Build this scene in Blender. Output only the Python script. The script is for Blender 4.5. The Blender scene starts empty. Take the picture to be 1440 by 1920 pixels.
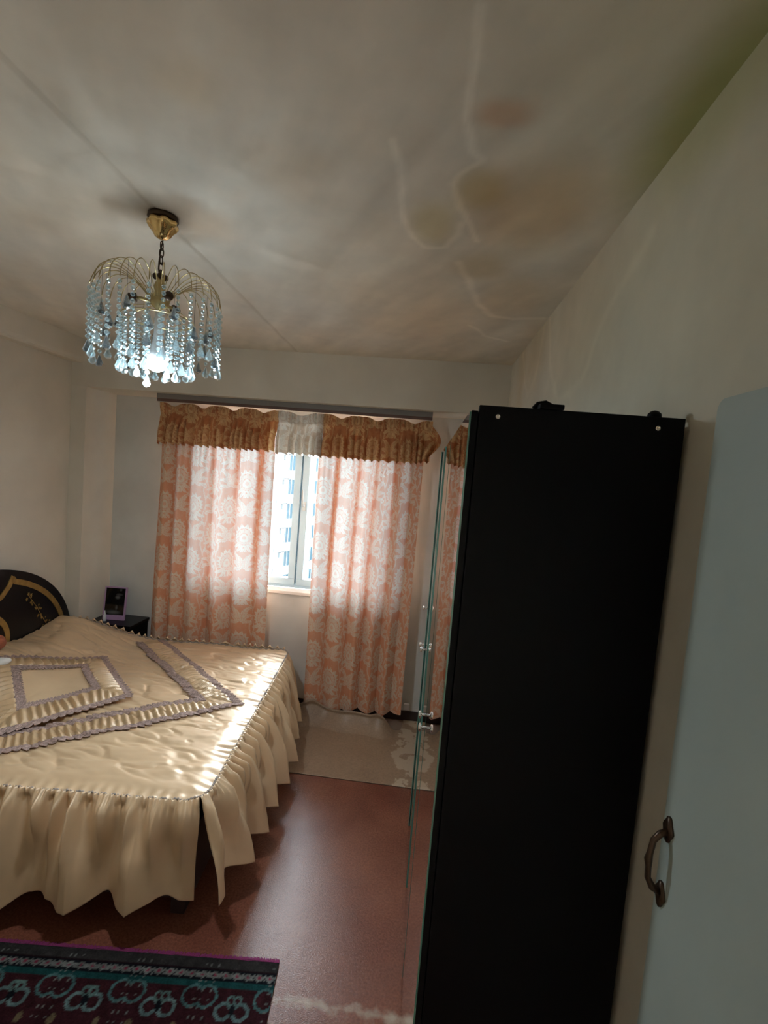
import bpy, bmesh, math, random
import numpy as np
from mathutils import Vector, Matrix

random.seed(7)
rng = np.random.default_rng(7)
scene = bpy.context.scene
C = scene.collection
PI = math.pi

# ------------------------------------------------------------------ camera
YAW, PITCH, ROLL, ZC, F = 0.0786, -0.0742, 0.0809, 1.93, 900.0
fw = Vector((-math.sin(YAW) * math.cos(PITCH), math.cos(YAW) * math.cos(PITCH), math.sin(PITCH)))
rt0 = Vector((math.cos(YAW), math.sin(YAW), 0))
up0 = rt0.cross(fw)
rt = math.cos(ROLL) * rt0 + math.sin(ROLL) * up0
up = -math.sin(ROLL) * rt0 + math.cos(ROLL) * up0
cam_d = bpy.data.cameras.new('camera')
cam_d.sensor_fit = 'HORIZONTAL'
cam_d.sensor_width = 36
cam_d.lens = F / 1440 * 36
cam_d.clip_start = 0.02
cam_d.clip_end = 500
cam = bpy.data.objects.new('camera', cam_d)
C.objects.link(cam)
M = Matrix(((rt.x, up.x, -fw.x, 0), (rt.y, up.y, -fw.y, 0), (rt.z, up.z, -fw.z, ZC), (0, 0, 0, 1)))
cam.matrix_world = M
scene.camera = cam


def ray(u, v):
    return fw + (u - 720) / F * rt - (v - 960) / F * up


def on(u, v, axis, val):
    d = ray(u, v)
    o = Vector((0, 0, ZC))
    return o + d * ((val - o[axis]) / d[axis])


# ------------------------------------------------------------------ world, exposure
world = bpy.data.worlds.new('overcast_sky')
scene.world = world
world.use_nodes = True
bg = world.node_tree.nodes['Background']
bg.inputs['Color'].default_value = (0.86, 0.94, 1.0, 1)
bg.inputs['Strength'].default_value = 26.0
scene.view_settings.view_transform = 'Standard'
scene.view_settings.look = 'None'
scene.view_settings.gamma = 1.0
scene.view_settings.use_curve_mapping = False
scene.view_settings.exposure = 0.85
scene.cycles.use_denoising = True
scene.cycles.max_bounces = 12
scene.cycles.diffuse_bounces = 6
scene.cycles.transparent_max_bounces = 24
scene.cycles.sample_clamp_indirect = 6


def portal(name, x0, x1, y, z0, z1, sgn):
    l = bpy.data.lights.new(name, 'AREA')
    l.shape = 'RECTANGLE'
    l.size = x1 - x0
    l.size_y = z1 - z0
    l.cycles.is_portal = True
    o = bpy.data.objects.new(name, l)
    C.objects.link(o)
    o.location = ((x0 + x1) / 2, y, (z0 + z1) / 2)
    o.rotation_euler = (PI / 2 * sgn, 0, 0)


# ------------------------------------------------------------------ dimensions
H = 2.75
XR, XL, YB, YN = 0.525, -2.648, 3.387, 3.737
XN, XN2, ZN = -2.529, 0.36, 2.409
ZBEAM, XBEAM = 2.584, -2.551
YF = -0.35
WX0, WX1, WZ0, WZ1 = -1.80, -0.14, 0.955, 2.33
portal('window_portal', WX0, WX1, 3.975, WZ0, WZ1, -1)


# ------------------------------------------------------------------ materials
MATS = {}


def new_mat(name):
    m = bpy.data.materials.new(name)
    m.use_nodes = True
    nt = m.node_tree
    b = nt.nodes['Principled BSDF']
    MATS[name] = m
    return m, nt, b


def mat(name, col, rough=0.6, metal=0.0, spec=0.5, noise=None, bump=None, attr=None, coat=0.0, sheen=0.0, aniso=0):
    """noise=(scale, amount) ; bump=(scale, strength, distance)"""
    m, nt, b = new_mat(name)
    L = nt.links
    b.inputs['Roughness'].default_value = rough
    b.inputs['Metallic'].default_value = metal
    b.inputs['Specular IOR Level'].default_value = spec
    b.inputs['Coat Weight'].default_value = coat
    b.inputs['Sheen Weight'].default_value = sheen
    b.inputs['Coat Roughness'].default_value = 0.34
    b.inputs['Coat IOR'].default_value = 1.75
    src = None
    if attr:
        a = nt.nodes.new('ShaderNodeAttribute')
        a.attribute_name = attr
        src = a.outputs['Color']
    else:
        c = nt.nodes.new('ShaderNodeRGB')
        c.outputs[0].default_value = (*col, 1)
        src = c.outputs[0]
    tc = nt.nodes.new('ShaderNodeTexCoord')
    if noise:
        n = nt.nodes.new('ShaderNodeTexNoise')
        n.inputs['Scale'].default_value = noise[0]
        n.inputs['Detail'].default_value = 6
        L.new(tc.outputs['Object'], n.inputs['Vector'])
        mr = nt.nodes.new('ShaderNodeMapRange')
        mr.inputs['From Min'].default_value = 0.25
        mr.inputs['From Max'].default_value = 0.75
        mr.inputs['To Min'].default_value = 1 - noise[1]
        mr.inputs['To Max'].default_value = 1 + noise[1]
        L.new(n.outputs['Fac'], mr.inputs['Value'])
        mx = nt.nodes.new('ShaderNodeVectorMath')
        mx.operation = 'SCALE'
        L.new(src, mx.inputs[0])
        L.new(mr.outputs[0], mx.inputs['Scale'])
        src = mx.outputs[0]
    L.new(src, b.inputs['Base Color'])
    if bump:
        n2 = nt.nodes.new('ShaderNodeTexNoise')
        n2.inputs['Scale'].default_value = bump[0]
        n2.inputs['Detail'].default_value = 4
        L.new(tc.outputs['Object'], n2.inputs['Vector'])
        bp = nt.nodes.new('ShaderNodeBump')
        bp.inputs['Strength'].default_value = bump[1]
        bp.inputs['Distance'].default_value = bump[2]
        L.new(n2.outputs['Fac'], bp.inputs['Height'])
        L.new(bp.outputs['Normal'], b.inputs['Normal'])
    return m


mat('plaster', (0.68, 0.615, 0.515), 0.85, spec=0.2, noise=(2.5, 0.10), bump=(14, 0.15, 0.01))
mat('plaster_white', (0.68, 0.63, 0.54), 0.8, spec=0.25, noise=(3, 0.08), bump=(18, 0.12, 0.008))
mat('plaster_grey', (0.60, 0.61, 0.58), 0.8, spec=0.25, noise=(3, 0.10), bump=(18, 0.12, 0.008))
mat('plaster_stain_light', (0.6, 0.55, 0.47), 0.85, spec=0.2, noise=(9, 0.05), bump=(11, 0.12, 0.01), attr='stain_light')
mat('black_wood', (0.003, 0.003, 0.004), 0.5, spec=0.12)
mat('dark_wood', (0.03, 0.014, 0.012), 0.4, noise=(12, 0.3))
mat('lacquer', (0.004, 0.0035, 0.005), 0.3, spec=0.3)
mat('gold_inlay', (0.45, 0.30, 0.10), 0.38, metal=0.7, noise=(30, 0.2))
mat('mirror', (0.80, 0.82, 0.82), 0.015, metal=1.0)
mat('glass_edge', (0.10, 0.26, 0.21), 0.2, spec=0.7)
mat('chrome', (0.85, 0.85, 0.85), 0.12, metal=1.0)
mat('brass', (0.86, 0.60, 0.26), 0.16, metal=1.0, bump=(60, 0.4, 0.004))
mat('brass_wire', (0.50, 0.40, 0.20), 0.28, metal=1.0)
mat('bronze', (0.06, 0.035, 0.02), 0.35, metal=0.6)
mat('mattress', (0.5, 0.45, 0.38), 0.9)
mat('satin', (0.76, 0.54, 0.325), 0.40, metal=0.2, spec=0.8, noise=(5, 0.06), bump=(60, 0.06, 0.003), coat=0.6)
mat('satin_ruched', (0.56, 0.375, 0.20), 0.42, metal=0.15, spec=0.9, noise=(24, 0.12), coat=0.6)
mat('lace', (0.36, 0.25, 0.215), 0.8, noise=(95, 0.6), bump=(180, 0.8, 0.004))
mat('braid', (0.36, 0.30, 0.26), 0.7, noise=(120, 0.3))
mat('rail', (0.20, 0.18, 0.165), 0.5)
mat('rail_brown', (0.12, 0.065, 0.05), 0.5)
mat('pvc', (0.37, 0.55, 0.68), 0.35)  # bluish veiling light put into the white-grey frame colour
mat('pvc_handle', (0.38, 0.46, 0.50), 0.4)
mat('white_paint', (0.72, 0.71, 0.68), 0.5)
mat('door_paint', (0.36, 0.42, 0.39), 0.45, noise=(4, 0.06), bump=(30, 0.08, 0.004))
mat('door_edge', (0.40, 0.27, 0.15), 0.6, noise=(20, 0.15))
mat('lavender', (0.42, 0.27, 0.45), 0.45)
mat('white_plastic', (0.78, 0.78, 0.8), 0.35)
mat('rust_plush', (0.30, 0.09, 0.045), 0.9, noise=(40, 0.25), bump=(120, 0.5, 0.004))
mat('facade', (0.048, 0.048, 0.048), 0.8, noise=(0.6, 0.06))
mat('facade_glass', (0.009, 0.018, 0.023), 0.3, spec=0.03)
mat('facade_frame', (0.03, 0.036, 0.038), 0.5)
mat('facade_unit', (0.036, 0.042, 0.044), 0.5)
mat('asphalt', (0.12, 0.12, 0.12), 0.9)
mat('hall_floor', (0.24, 0.15, 0.10), 0.5)
mat('rug', (0.1, 0.02, 0.02), 0.95, spec=0.1, noise=(170, 0.35), bump=(200, 0.6, 0.004), attr='pat')
mat('rug_fringe', (0.20, 0.02, 0.10), 0.95, noise=(200, 0.4))
mat('photo_print', (0.02, 0.02, 0.02), 0.08, spec=0.6, attr='pat')
mat('underlay', (0.24, 0.175, 0.13), 0.8, noise=(14, 0.2))

# painted hardboard floor sheet: red-brown with wear
m, nt, b = new_mat('red_floor')
L = nt.links
tc = nt.nodes.new('ShaderNodeTexCoord')
n1 = nt.nodes.new('ShaderNodeTexNoise'); n1.inputs['Scale'].default_value = 3.0; n1.inputs['Detail'].default_value = 7
n2 = nt.nodes.new('ShaderNodeTexNoise'); n2.inputs['Scale'].default_value = 110.0; n2.inputs['Detail'].default_value = 3
n3 = nt.nodes.new('ShaderNodeTexNoise'); n3.inputs['Scale'].default_value = 16.0; n3.inputs['Detail'].default_value = 8
for n in (n1, n2, n3):
    L.new(tc.outputs['Object'], n.inputs['Vector'])
cr = nt.nodes.new('ShaderNodeValToRGB')
cr.color_ramp.elements[0].position = 0.3; cr.color_ramp.elements[0].color = (0.16, 0.046, 0.027, 1)
cr.color_ramp.elements[1].position = 0.7; cr.color_ramp.elements[1].color = (0.24, 0.082, 0.046, 1)
L.new(n1.outputs['Fac'], cr.inputs['Fac'])
cr2 = nt.nodes.new('ShaderNodeValToRGB')
cr2.color_ramp.elements[0].position = 0.35; cr2.color_ramp.elements[0].color = (0.65, 0.65, 0.65, 1)
cr2.color_ramp.elements[1].position = 0.65; cr2.color_ramp.elements[1].color = (1.15, 1.15, 1.15, 1)
L.new(n2.outputs['Fac'], cr2.inputs['Fac'])
mul = nt.nodes.new('ShaderNodeMixRGB'); mul.blend_type = 'MULTIPLY'; mul.inputs['Fac'].default_value = 0.7
L.new(cr.outputs[0], mul.inputs[1]); L.new(cr2.outputs[0], mul.inputs[2])
# worn pale line along a board joint (y = 1.59)
sx = nt.nodes.new('ShaderNodeSeparateXYZ'); L.new(tc.outputs['Object'], sx.inputs[0])
sl = nt.nodes.new('ShaderNodeMath'); sl.operation = 'MULTIPLY_ADD'; sl.inputs[1].default_value = 0.0; sl.inputs[2].default_value = -1.593
L.new(sx.outputs['X'], sl.inputs[0])
ad = nt.nodes.new('ShaderNodeMath'); ad.operation = 'ADD'; L.new(sx.outputs['Y'], ad.inputs[0]); L.new(sl.outputs[0], ad.inputs[1])
ab = nt.nodes.new('ShaderNodeMath'); ab.operation = 'ABSOLUTE'; L.new(ad.outputs[0], ab.inputs[0])
mr = nt.nodes.new('ShaderNodeMapRange'); mr.inputs['From Min'].default_value = 0.0; mr.inputs['From Max'].default_value = 0.075
mr.inputs['To Min'].default_value = 0.22; mr.inputs['To Max'].default_value = -0.45
L.new(ab.outputs[0], mr.inputs['Value'])
ad2 = nt.nodes.new('ShaderNodeMath'); ad2.operation = 'ADD'; L.new(n3.outputs['Fac'], ad2.inputs[0]); L.new(mr.outputs[0], ad2.inputs[1])
cr3 = nt.nodes.new('ShaderNodeValToRGB'); cr3.color_ramp.elements[0].position = 0.48; cr3.color_ramp.elements[1].position = 0.80
L.new(ad2.outputs[0], cr3.inputs['Fac'])
mx = nt.nodes.new('ShaderNodeMixRGB'); mx.inputs[2].default_value = (0.42, 0.33, 0.25, 1)
L.new(cr3.outputs[0], mx.inputs['Fac']); L.new(mul.outputs[0], mx.inputs[1])
L.new(mx.outputs[0], b.inputs['Base Color'])
b.inputs['Roughness'].default_value = 0.27
b.inputs['Specular IOR Level'].default_value = 0.9
bp = nt.nodes.new('ShaderNodeBump'); bp.inputs['Strength'].default_value = 0.4; bp.inputs['Distance'].default_value = 0.003
n4 = nt.nodes.new('ShaderNodeTexNoise'); n4.inputs['Scale'].default_value = 230.0; n4.inputs['Detail'].default_value = 3
L.new(tc.outputs['Object'], n4.inputs['Vector'])
L.new(n4.outputs['Fac'], bp.inputs['Height']); L.new(bp.outputs[0], b.inputs['Normal'])

# beige linoleum with worn, peeled patches towards the wardrobe
m, nt, b = new_mat('linoleum')
L = nt.links
tc = nt.nodes.new('ShaderNodeTexCoord')
n1 = nt.nodes.new('ShaderNodeTexNoise'); n1.inputs['Scale'].default_value = 6.5; n1.inputs['Detail'].default_value = 8; n1.inputs['Roughness'].default_value = 0.62
n2 = nt.nodes.new('ShaderNodeTexNoise'); n2.inputs['Scale'].default_value = 90; n2.inputs['Detail'].default_value = 3
n3 = nt.nodes.new('ShaderNodeTexNoise'); n3.inputs['Scale'].default_value = 2.0; n3.inputs['Detail'].default_value = 3
for n in (n1, n2, n3):
    L.new(tc.outputs['Object'], n.inputs['Vector'])
cr = nt.nodes.new('ShaderNodeValToRGB')
cr.color_ramp.elements[0].position = 0.3; cr.color_ramp.elements[0].color = (0.30, 0.20, 0.13, 1)
cr.color_ramp.elements[1].position = 0.7; cr.color_ramp.elements[1].color = (0.40, 0.275, 0.18, 1)
L.new(n3.outputs['Fac'], cr.inputs['Fac'])
cr2 = nt.nodes.new('ShaderNodeValToRGB')
cr2.color_ramp.elements[0].position = 0.3; cr2.color_ramp.elements[0].color = (0.72, 0.72, 0.72, 1)
cr2.color_ramp.elements[1].position = 0.7; cr2.color_ramp.elements[1].color = (1.12, 1.12, 1.12, 1)
L.new(n2.outputs['Fac'], cr2.inputs['Fac'])
mul = nt.nodes.new('ShaderNodeMixRGB'); mul.blend_type = 'MULTIPLY'; mul.inputs['Fac'].default_value = 0.7
L.new(cr.outputs[0], mul.inputs[1]); L.new(cr2.outputs[0], mul.inputs[2])
sx = nt.nodes.new('ShaderNodeSeparateXYZ'); L.new(tc.outputs['Object'], sx.inputs[0])
mr = nt.nodes.new('ShaderNodeMapRange'); mr.inputs['From Min'].default_value = -0.20; mr.inputs['From Max'].default_value = -0.02
mr.inputs['To Min'].default_value = -0.5; mr.inputs['To Max'].default_value = 0.03
L.new(sx.outputs['X'], mr.inputs['Value'])
ad2 = nt.nodes.new('ShaderNodeMath'); ad2.operation = 'ADD'; L.new(n1.outputs['Fac'], ad2.inputs[0]); L.new(mr.outputs[0], ad2.inputs[1])
cr3 = nt.nodes.new('ShaderNodeValToRGB'); cr3.color_ramp.elements[0].position = 0.50; cr3.color_ramp.elements[1].position = 0.525
L.new(ad2.outputs[0], cr3.inputs['Fac'])
mx = nt.nodes.new('ShaderNodeMixRGB'); mx.inputs[2].default_value = (0.52, 0.42, 0.31, 1)
L.new(cr3.outputs[0], mx.inputs['Fac']); L.new(mul.outputs[0], mx.inputs[1])
L.new(mx.outputs[0], b.inputs['Base Color'])
b.inputs['Roughness'].default_value = 0.42
bp = nt.nodes.new('ShaderNodeBump'); bp.inputs['Strength'].default_value = 0.25; bp.inputs['Distance'].default_value = 0.003
L.new(n2.outputs['Fac'], bp.inputs['Height']); L.new(bp.outputs[0], b.inputs['Normal'])


def cloth(name, ground, motif, tground, tmotif, trans, rough=0.6):
    """woven damask: pattern mask in attribute 'pat'; part of the light passes through"""
    m, nt, b = new_mat(name)
    L = nt.links
    a = nt.nodes.new('ShaderNodeAttribute'); a.attribute_name = 'pat'
    mx = nt.nodes.new('ShaderNodeMixRGB')
    mx.inputs[1].default_value = (*ground, 1); mx.inputs[2].default_value = (*motif, 1)
    L.new(a.outputs['Fac'], mx.inputs['Fac'])
    L.new(mx.outputs[0], b.inputs['Base Color'])
    b.inputs['Roughness'].default_value = rough
    b.inputs['Specular IOR Level'].default_value = 0.3
    t = nt.nodes.new('ShaderNodeBsdfTranslucent')
    my = nt.nodes.new('ShaderNodeMixRGB')
    my.inputs[1].default_value = (*tground, 1); my.inputs[2].default_value = (*tmotif, 1)
    L.new(a.outputs['Fac'], my.inputs['Fac'])
    ad = nt.nodes.new('ShaderNodeAttribute'); ad.attribute_name = 'fold_hem_dim'
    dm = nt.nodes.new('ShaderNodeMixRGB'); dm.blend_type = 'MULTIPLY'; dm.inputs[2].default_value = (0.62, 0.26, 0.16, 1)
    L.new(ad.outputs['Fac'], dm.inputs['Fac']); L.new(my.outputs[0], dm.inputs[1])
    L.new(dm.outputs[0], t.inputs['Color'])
    ms = nt.nodes.new('ShaderNodeMixShader'); ms.inputs[0].default_value = trans
    L.new(b.outputs[0], ms.inputs[1]); L.new(t.outputs[0], ms.inputs[2])
    L.new(ms.outputs[0], nt.nodes['Material Output'].inputs['Surface'])
    return m


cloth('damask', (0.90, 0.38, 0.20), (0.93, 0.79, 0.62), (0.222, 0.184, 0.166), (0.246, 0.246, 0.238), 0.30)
cloth('damask_valance', (0.62, 0.24, 0.10), (0.95, 0.66, 0.35), (0.28, 0.115, 0.04), (0.38, 0.23, 0.10), 0.42)
cloth('damask_backlit', (0.72, 0.55, 0.42), (0.86, 0.78, 0.66), (0.18, 0.145, 0.11), (0.26, 0.24, 0.205), 0.42)  # paler copy of the valance cloth: backlight put into its colour

m, nt, b = new_mat('window_glass')
tr = nt.nodes.new('ShaderNodeBsdfTransparent'); tr.inputs['Color'].default_value = (0.94, 0.97, 0.98, 1)
gl = nt.nodes.new('ShaderNodeBsdfGlossy'); gl.inputs['Roughness'].default_value = 0.02
fr = nt.nodes.new('ShaderNodeFresnel'); fr.inputs['IOR'].default_value = 1.35
ms = nt.nodes.new('ShaderNodeMixShader')
nt.links.new(fr.outputs[0], ms.inputs[0]); nt.links.new(tr.outputs[0], ms.inputs[1]); nt.links.new(gl.outputs[0], ms.inputs[2])
nt.links.new(ms.outputs[0], nt.nodes['Material Output'].inputs['Surface'])


def crystal(name, col, refl):
    m, nt, b = new_mat(name)
    tr = nt.nodes.new('ShaderNodeBsdfTransparent'); tr.inputs['Color'].default_value = (*col, 1)
    gl = nt.nodes.new('ShaderNodeBsdfGlossy'); gl.inputs['Roughness'].default_value = 0.08
    gl.inputs['Color'].default_value = (0.9, 0.97, 1.0, 1)
    rf = nt.nodes.new('ShaderNodeBsdfTranslucent'); rf.inputs['Color'].default_value = (0.8, 0.95, 1.0, 1)
    lw = nt.nodes.new('ShaderNodeLayerWeight'); lw.inputs['Blend'].default_value = refl
    ms = nt.nodes.new('ShaderNodeMixShader')
    nt.links.new(lw.outputs['Facing'], ms.inputs[0]); nt.links.new(tr.outputs[0], ms.inputs[1]); nt.links.new(gl.outputs[0], ms.inputs[2])
    m2 = nt.nodes.new('ShaderNodeMixShader'); m2.inputs[0].default_value = 0.06
    nt.links.new(ms.outputs[0], m2.inputs[1]); nt.links.new(rf.outputs[0], m2.inputs[2])
    nt.links.new(m2.outputs[0], nt.nodes['Material Output'].inputs['Surface'])


crystal('crystal', (0.80, 0.88, 0.90), 0.5)
crystal('smoked_crystal', (0.30, 0.29, 0.29), 0.5)
m, nt, b = new_mat('bulb_glow')
b.inputs['Base Color'].default_value = (0.9, 0.95, 1, 1)
b.inputs['Emission Color'].default_value = (0.78, 0.92, 1.0, 1)
b.inputs['Emission Strength'].default_value = 110.0


# ------------------------------------------------------------------ helpers
def tag(o, label=None, cat=None, group=None, kind=None):
    if label: o['label'] = label
    if cat: o['category'] = cat
    if group: o['group'] = group
    if kind: o['kind'] = kind
    return o


def link_obj(name, me, parent=None):
    o = bpy.data.objects.new(name, me)
    C.objects.link(o)
    if parent is not None:
        o.parent = parent
    return o


def wloc(o):
    """world matrix of an object from its parent chain (no depsgraph needed)"""
    m = Matrix.LocRotScale(o.location, o.rotation_euler, o.scale)
    return wloc(o.parent) @ m if o.parent else m


def mesh(name, verts, faces, mt, parent=None, smooth=False, world=True, col=None, attr='pat', base=False):
    """verts in world space (world=True) or in the parent's space"""
    v = np.asarray(verts, float).reshape(-1, 3)
    if world and parent is not None:
        inv = np.array(wloc(parent).inverted())
        v = v @ inv[:3, :3].T + inv[:3, 3]
    lo, hi = v.min(0), v.max(0)
    c = (lo + hi) / 2
    if base:
        c[2] = lo[2]
    v = v - c
    me = bpy.data.meshes.new(name)
    if isinstance(faces, np.ndarray):
        n, k = faces.shape
        me.vertices.add(len(v)); me.vertices.foreach_set('co', v.astype(np.float32).ravel())
        me.loops.add(n * k); me.loops.foreach_set('vertex_index', faces.astype(np.int32).ravel())
        me.polygons.add(n)
        me.polygons.foreach_set('loop_start', np.arange(0, n * k, k, dtype=np.int32))
        me.polygons.foreach_set('loop_total', np.full(n, k, dtype=np.int32))
        me.update(calc_edges=True)
    else:
        me.from_pydata(v.tolist(), [], faces)
        me.update()
    if smooth:
        me.polygons.foreach_set('use_smooth', np.ones(len(me.polygons), dtype=bool))
    if col is not None:
        col = np.asarray(col, np.float32)
        if col.ndim == 1:
            a = me.attributes.new(attr, 'FLOAT', 'POINT'); a.data.foreach_set('value', col)
        else:
            a = me.attributes.new(attr, 'FLOAT_COLOR', 'POINT')
            a.data.foreach_set('color', np.concatenate([col, np.ones((len(col), 1), np.float32)], 1).ravel())
    me.materials.append(MATS[mt])
    o = link_obj(name, me, parent)
    o.location = c
    return o


class MB:
    """collects boxes, tubes, lathes into one mesh"""

    def __init__(s):
        s.v = []; s.f = []

    def add(s, v, f):
        k = len(s.v)
        s.v += [tuple(p) for p in v]
        s.f += [tuple(i + k for i in q) for q in f]
        return s

    def box(s, x0, x1, y0, y1, z0, z1, bev=0.0):
        if bev <= 0:
            v = [(x, y, z) for z in (z0, z1) for y in (y0, y1) for x in (x0, x1)]
            return s.add(v, [(0, 2, 3, 1), (4, 5, 7, 6), (0, 1, 5, 4), (2, 6, 7, 3), (0, 4, 6, 2), (1, 3, 7, 5)])
        bm = bmesh.new()
        bmesh.ops.create_cube(bm, size=1)
        for q in bm.verts:
            q.co = Vector(((x0 + x1) / 2 + q.co.x * (x1 - x0), (y0 + y1) / 2 + q.co.y * (y1 - y0), (z0 + z1) / 2 + q.co.z * (z1 - z0)))
        bmesh.ops.bevel(bm, geom=bm.edges[:], offset=bev, segments=2, affect='EDGES', profile=0.6)
        bm.verts.index_update()
        s.add([q.co[:] for q in bm.verts], [[q.index for q in f.verts] for f in bm.faces])
        bm.free()
        return s

    def tube(s, pts, r, seg=8, closed=False, caps=True):
        P = [Vector(p) for p in pts]
        n = len(P)
        rr = r if isinstance(r, (list, tuple)) else [r] * n
        vs = []; fs = []
        ref = None
        for i in range(n):
            if closed:
                d = (P[(i + 1) % n] - P[i - 1]).normalized()
            else:
                d = (P[min(i + 1, n - 1)] - P[max(i - 1, 0)]).normalized()
            if ref is None:
                ref = Vector((0, 0, 1)) if abs(d.z) < 0.9 else Vector((1, 0, 0))
            a = (ref - d * ref.dot(d)).normalized()
            ref = a
            c = d.cross(a)
            for k in range(seg):
                t = 2 * PI * k / seg
                vs.append(P[i] + (a * math.cos(t) + c * math.sin(t)) * rr[i])
        m = n if closed else n - 1
        for i in range(m):
            for k in range(seg):
                a0 = i * seg + k; a1 = i * seg + (k + 1) % seg
                b0 = ((i + 1) % n) * seg + k; b1 = ((i + 1) % n) * seg + (k + 1) % seg
                fs.append((a0, a1, b1, b0))
        if caps and not closed:
            fs.append(tuple(range(seg))[::-1]); fs.append(tuple((n - 1) * seg + k for k in range(seg)))
        return s.add(vs, fs)

    def lathe(s, prof, c=(0, 0, 0), seg=20, mod=None):
        """prof: list of (r, z); mod(angle, i) scales r"""
        vs = []; fs = []
        n = len(prof)
        for i, (r, z) in enumerate(prof):
            for k in range(seg):
                t = 2 * PI * k / seg
                q = r * (mod(t, i) if mod else 1)
                vs.append((c[0] + q * math.cos(t), c[1] + q * math.sin(t), c[2] + z))
        for i in range(n - 1):
            for k in range(seg):
                k2 = (k + 1) % seg
                fs.append((i * seg + k, i * seg + k2, (i + 1) * seg + k2, (i + 1) * seg + k))
        fs.append(tuple(range(seg))[::-1]); fs.append(tuple((n - 1) * seg + k for k in range(seg)))
        return s.add(vs, fs)

    def prism(s, pts, d0, d1, axis):
        """closed outline pts in the two other axes, extruded from d0 to d1 along axis"""
        n = len(pts); vs = []
        for d in (d0, d1):
            for p in pts:
                q = list(p); q.insert(axis, d); vs.append(tuple(q))
        fs = [tuple(range(n))[::-1], tuple(range(n, 2 * n))]
        for i in range(n):
            j = (i + 1) % n
            fs.append((i, j, n + j, n + i))
        return s.add(vs, fs)

    def build(s, name, mt, parent=None, smooth=False, world=True, base=False):
        o = mesh(name, s.v, s.f, mt, parent, smooth, world, base=base)
        bm = bmesh.new(); bm.from_mesh(o.data)
        bmesh.ops.recalc_face_normals(bm, faces=bm.faces[:])
        bm.to_mesh(o.data); bm.free()
        return o


def empty(name, loc, rz=0, parent=None):
    o = bpy.data.objects.new(name, None)
    C.objects.link(o)
    o.location = loc
    o.rotation_euler = (0, 0, rz)
    o.empty_display_size = 0.05
    if parent: o.parent = parent
    return o


def struct(o):
    o['kind'] = 'structure'
    return o


def grid_faces(nu, nv):
    i = np.arange(nu - 1)[:, None] * nv + np.arange(nv - 1)[None, :]
    i = i.ravel()
    return np.stack([i, i + nv, i + nv + 1, i + 1], 1)


def sstep(a, b, x):
    t = np.clip((x - a) / (b - a), 0, 1)
    return t * t * (3 - 2 * t)


class Noise2:
    def __init__(s, seed):
        r = np.random.default_rng(seed)
        s.t = r.random((256, 256))

    def __call__(s, x, y):
        x = np.asarray(x, float); y = np.asarray(y, float)
        xi = np.floor(x).astype(int); yi = np.floor(y).astype(int)
        fx = x - xi; fy = y - yi
        fx = fx * fx * (3 - 2 * fx); fy = fy * fy * (3 - 2 * fy)
        g = lambda a, b_: s.t[a % 256, b_ % 256]
        return (g(xi, yi) * (1 - fx) + g(xi + 1, yi) * fx) * (1 - fy) + (g(xi, yi + 1) * (1 - fx) + g(xi + 1, yi + 1) * fx) * fy

    def fbm(s, x, y, o=4):
        r = 0; a = 0.5; k = 1
        for i in range(o):
            r = r + a * s(x * k + 17 * i, y * k + 31 * i); k *= 2.03; a *= 0.5
        return r


NZ = Noise2(3)


def polydist(x, y, pts):
    d = np.full(np.shape(x), 9.0)
    for (ax, ay), (bx, by) in zip(pts[:-1], pts[1:]):
        vx, vy = bx - ax, by - ay
        t = np.clip(((x - ax) * vx + (y - ay) * vy) / (vx * vx + vy * vy + 1e-12), 0, 1)
        d = np.minimum(d, np.hypot(x - ax - t * vx, y - ay - t * vy))
    return d


def blob(x, y, cx, cy, rx, ry, soft=0.5):
    q = np.hypot((x - cx) / rx, (y - cy) / ry)
    return 1 - sstep(1 - soft, 1 + soft, q)


# ------------------------------------------------------------------ room shell
# ceiling with water stains, brush marks, soot, and light and shade painted in
nx, ny = 330, 440
gx, gy = np.meshgrid(np.linspace(XL - 0.1, XR + 0.1, nx), np.linspace(YF - 0.1, YB + 0.1, ny), indexing='ij')
x, y = gx.ravel(), gy.ravel()
jx = x + 0.03 * (NZ.fbm(x * 9, y * 9) - 0.47); jy = y + 0.05 * (NZ.fbm(x * 9 + 40, y * 9 + 3) - 0.47)
base = np.array([0.74, 0.68, 0.58])[None, :] * np.ones((len(x), 1))
streak = NZ.fbm((x * 0.9 + y * 0.5) * 9, (y * 0.9 - x * 0.5) * 2.2)
base *= (0.84 + 0.34 * streak)[:, None]
big = NZ.fbm(x * 1.6 + 5, y * 1.1 + 9)
base *= (0.93 + 0.14 * big)[:, None]
warm = NZ.fbm(x * 2.3 + 50, y * 2.0 + 70)
base *= 1 + (warm - 0.47)[:, None] * np.array([[0.10, -0.02, -0.16]])


def tint(mask, rgb):
    global base
    base = base * (1 - mask[:, None]) + base * mask[:, None] * np.array([rgb])


def px_ceiling(l):
    return [(on(u, v, 2, H).x, on(u, v, 2, H).y) for u, v in l]


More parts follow.
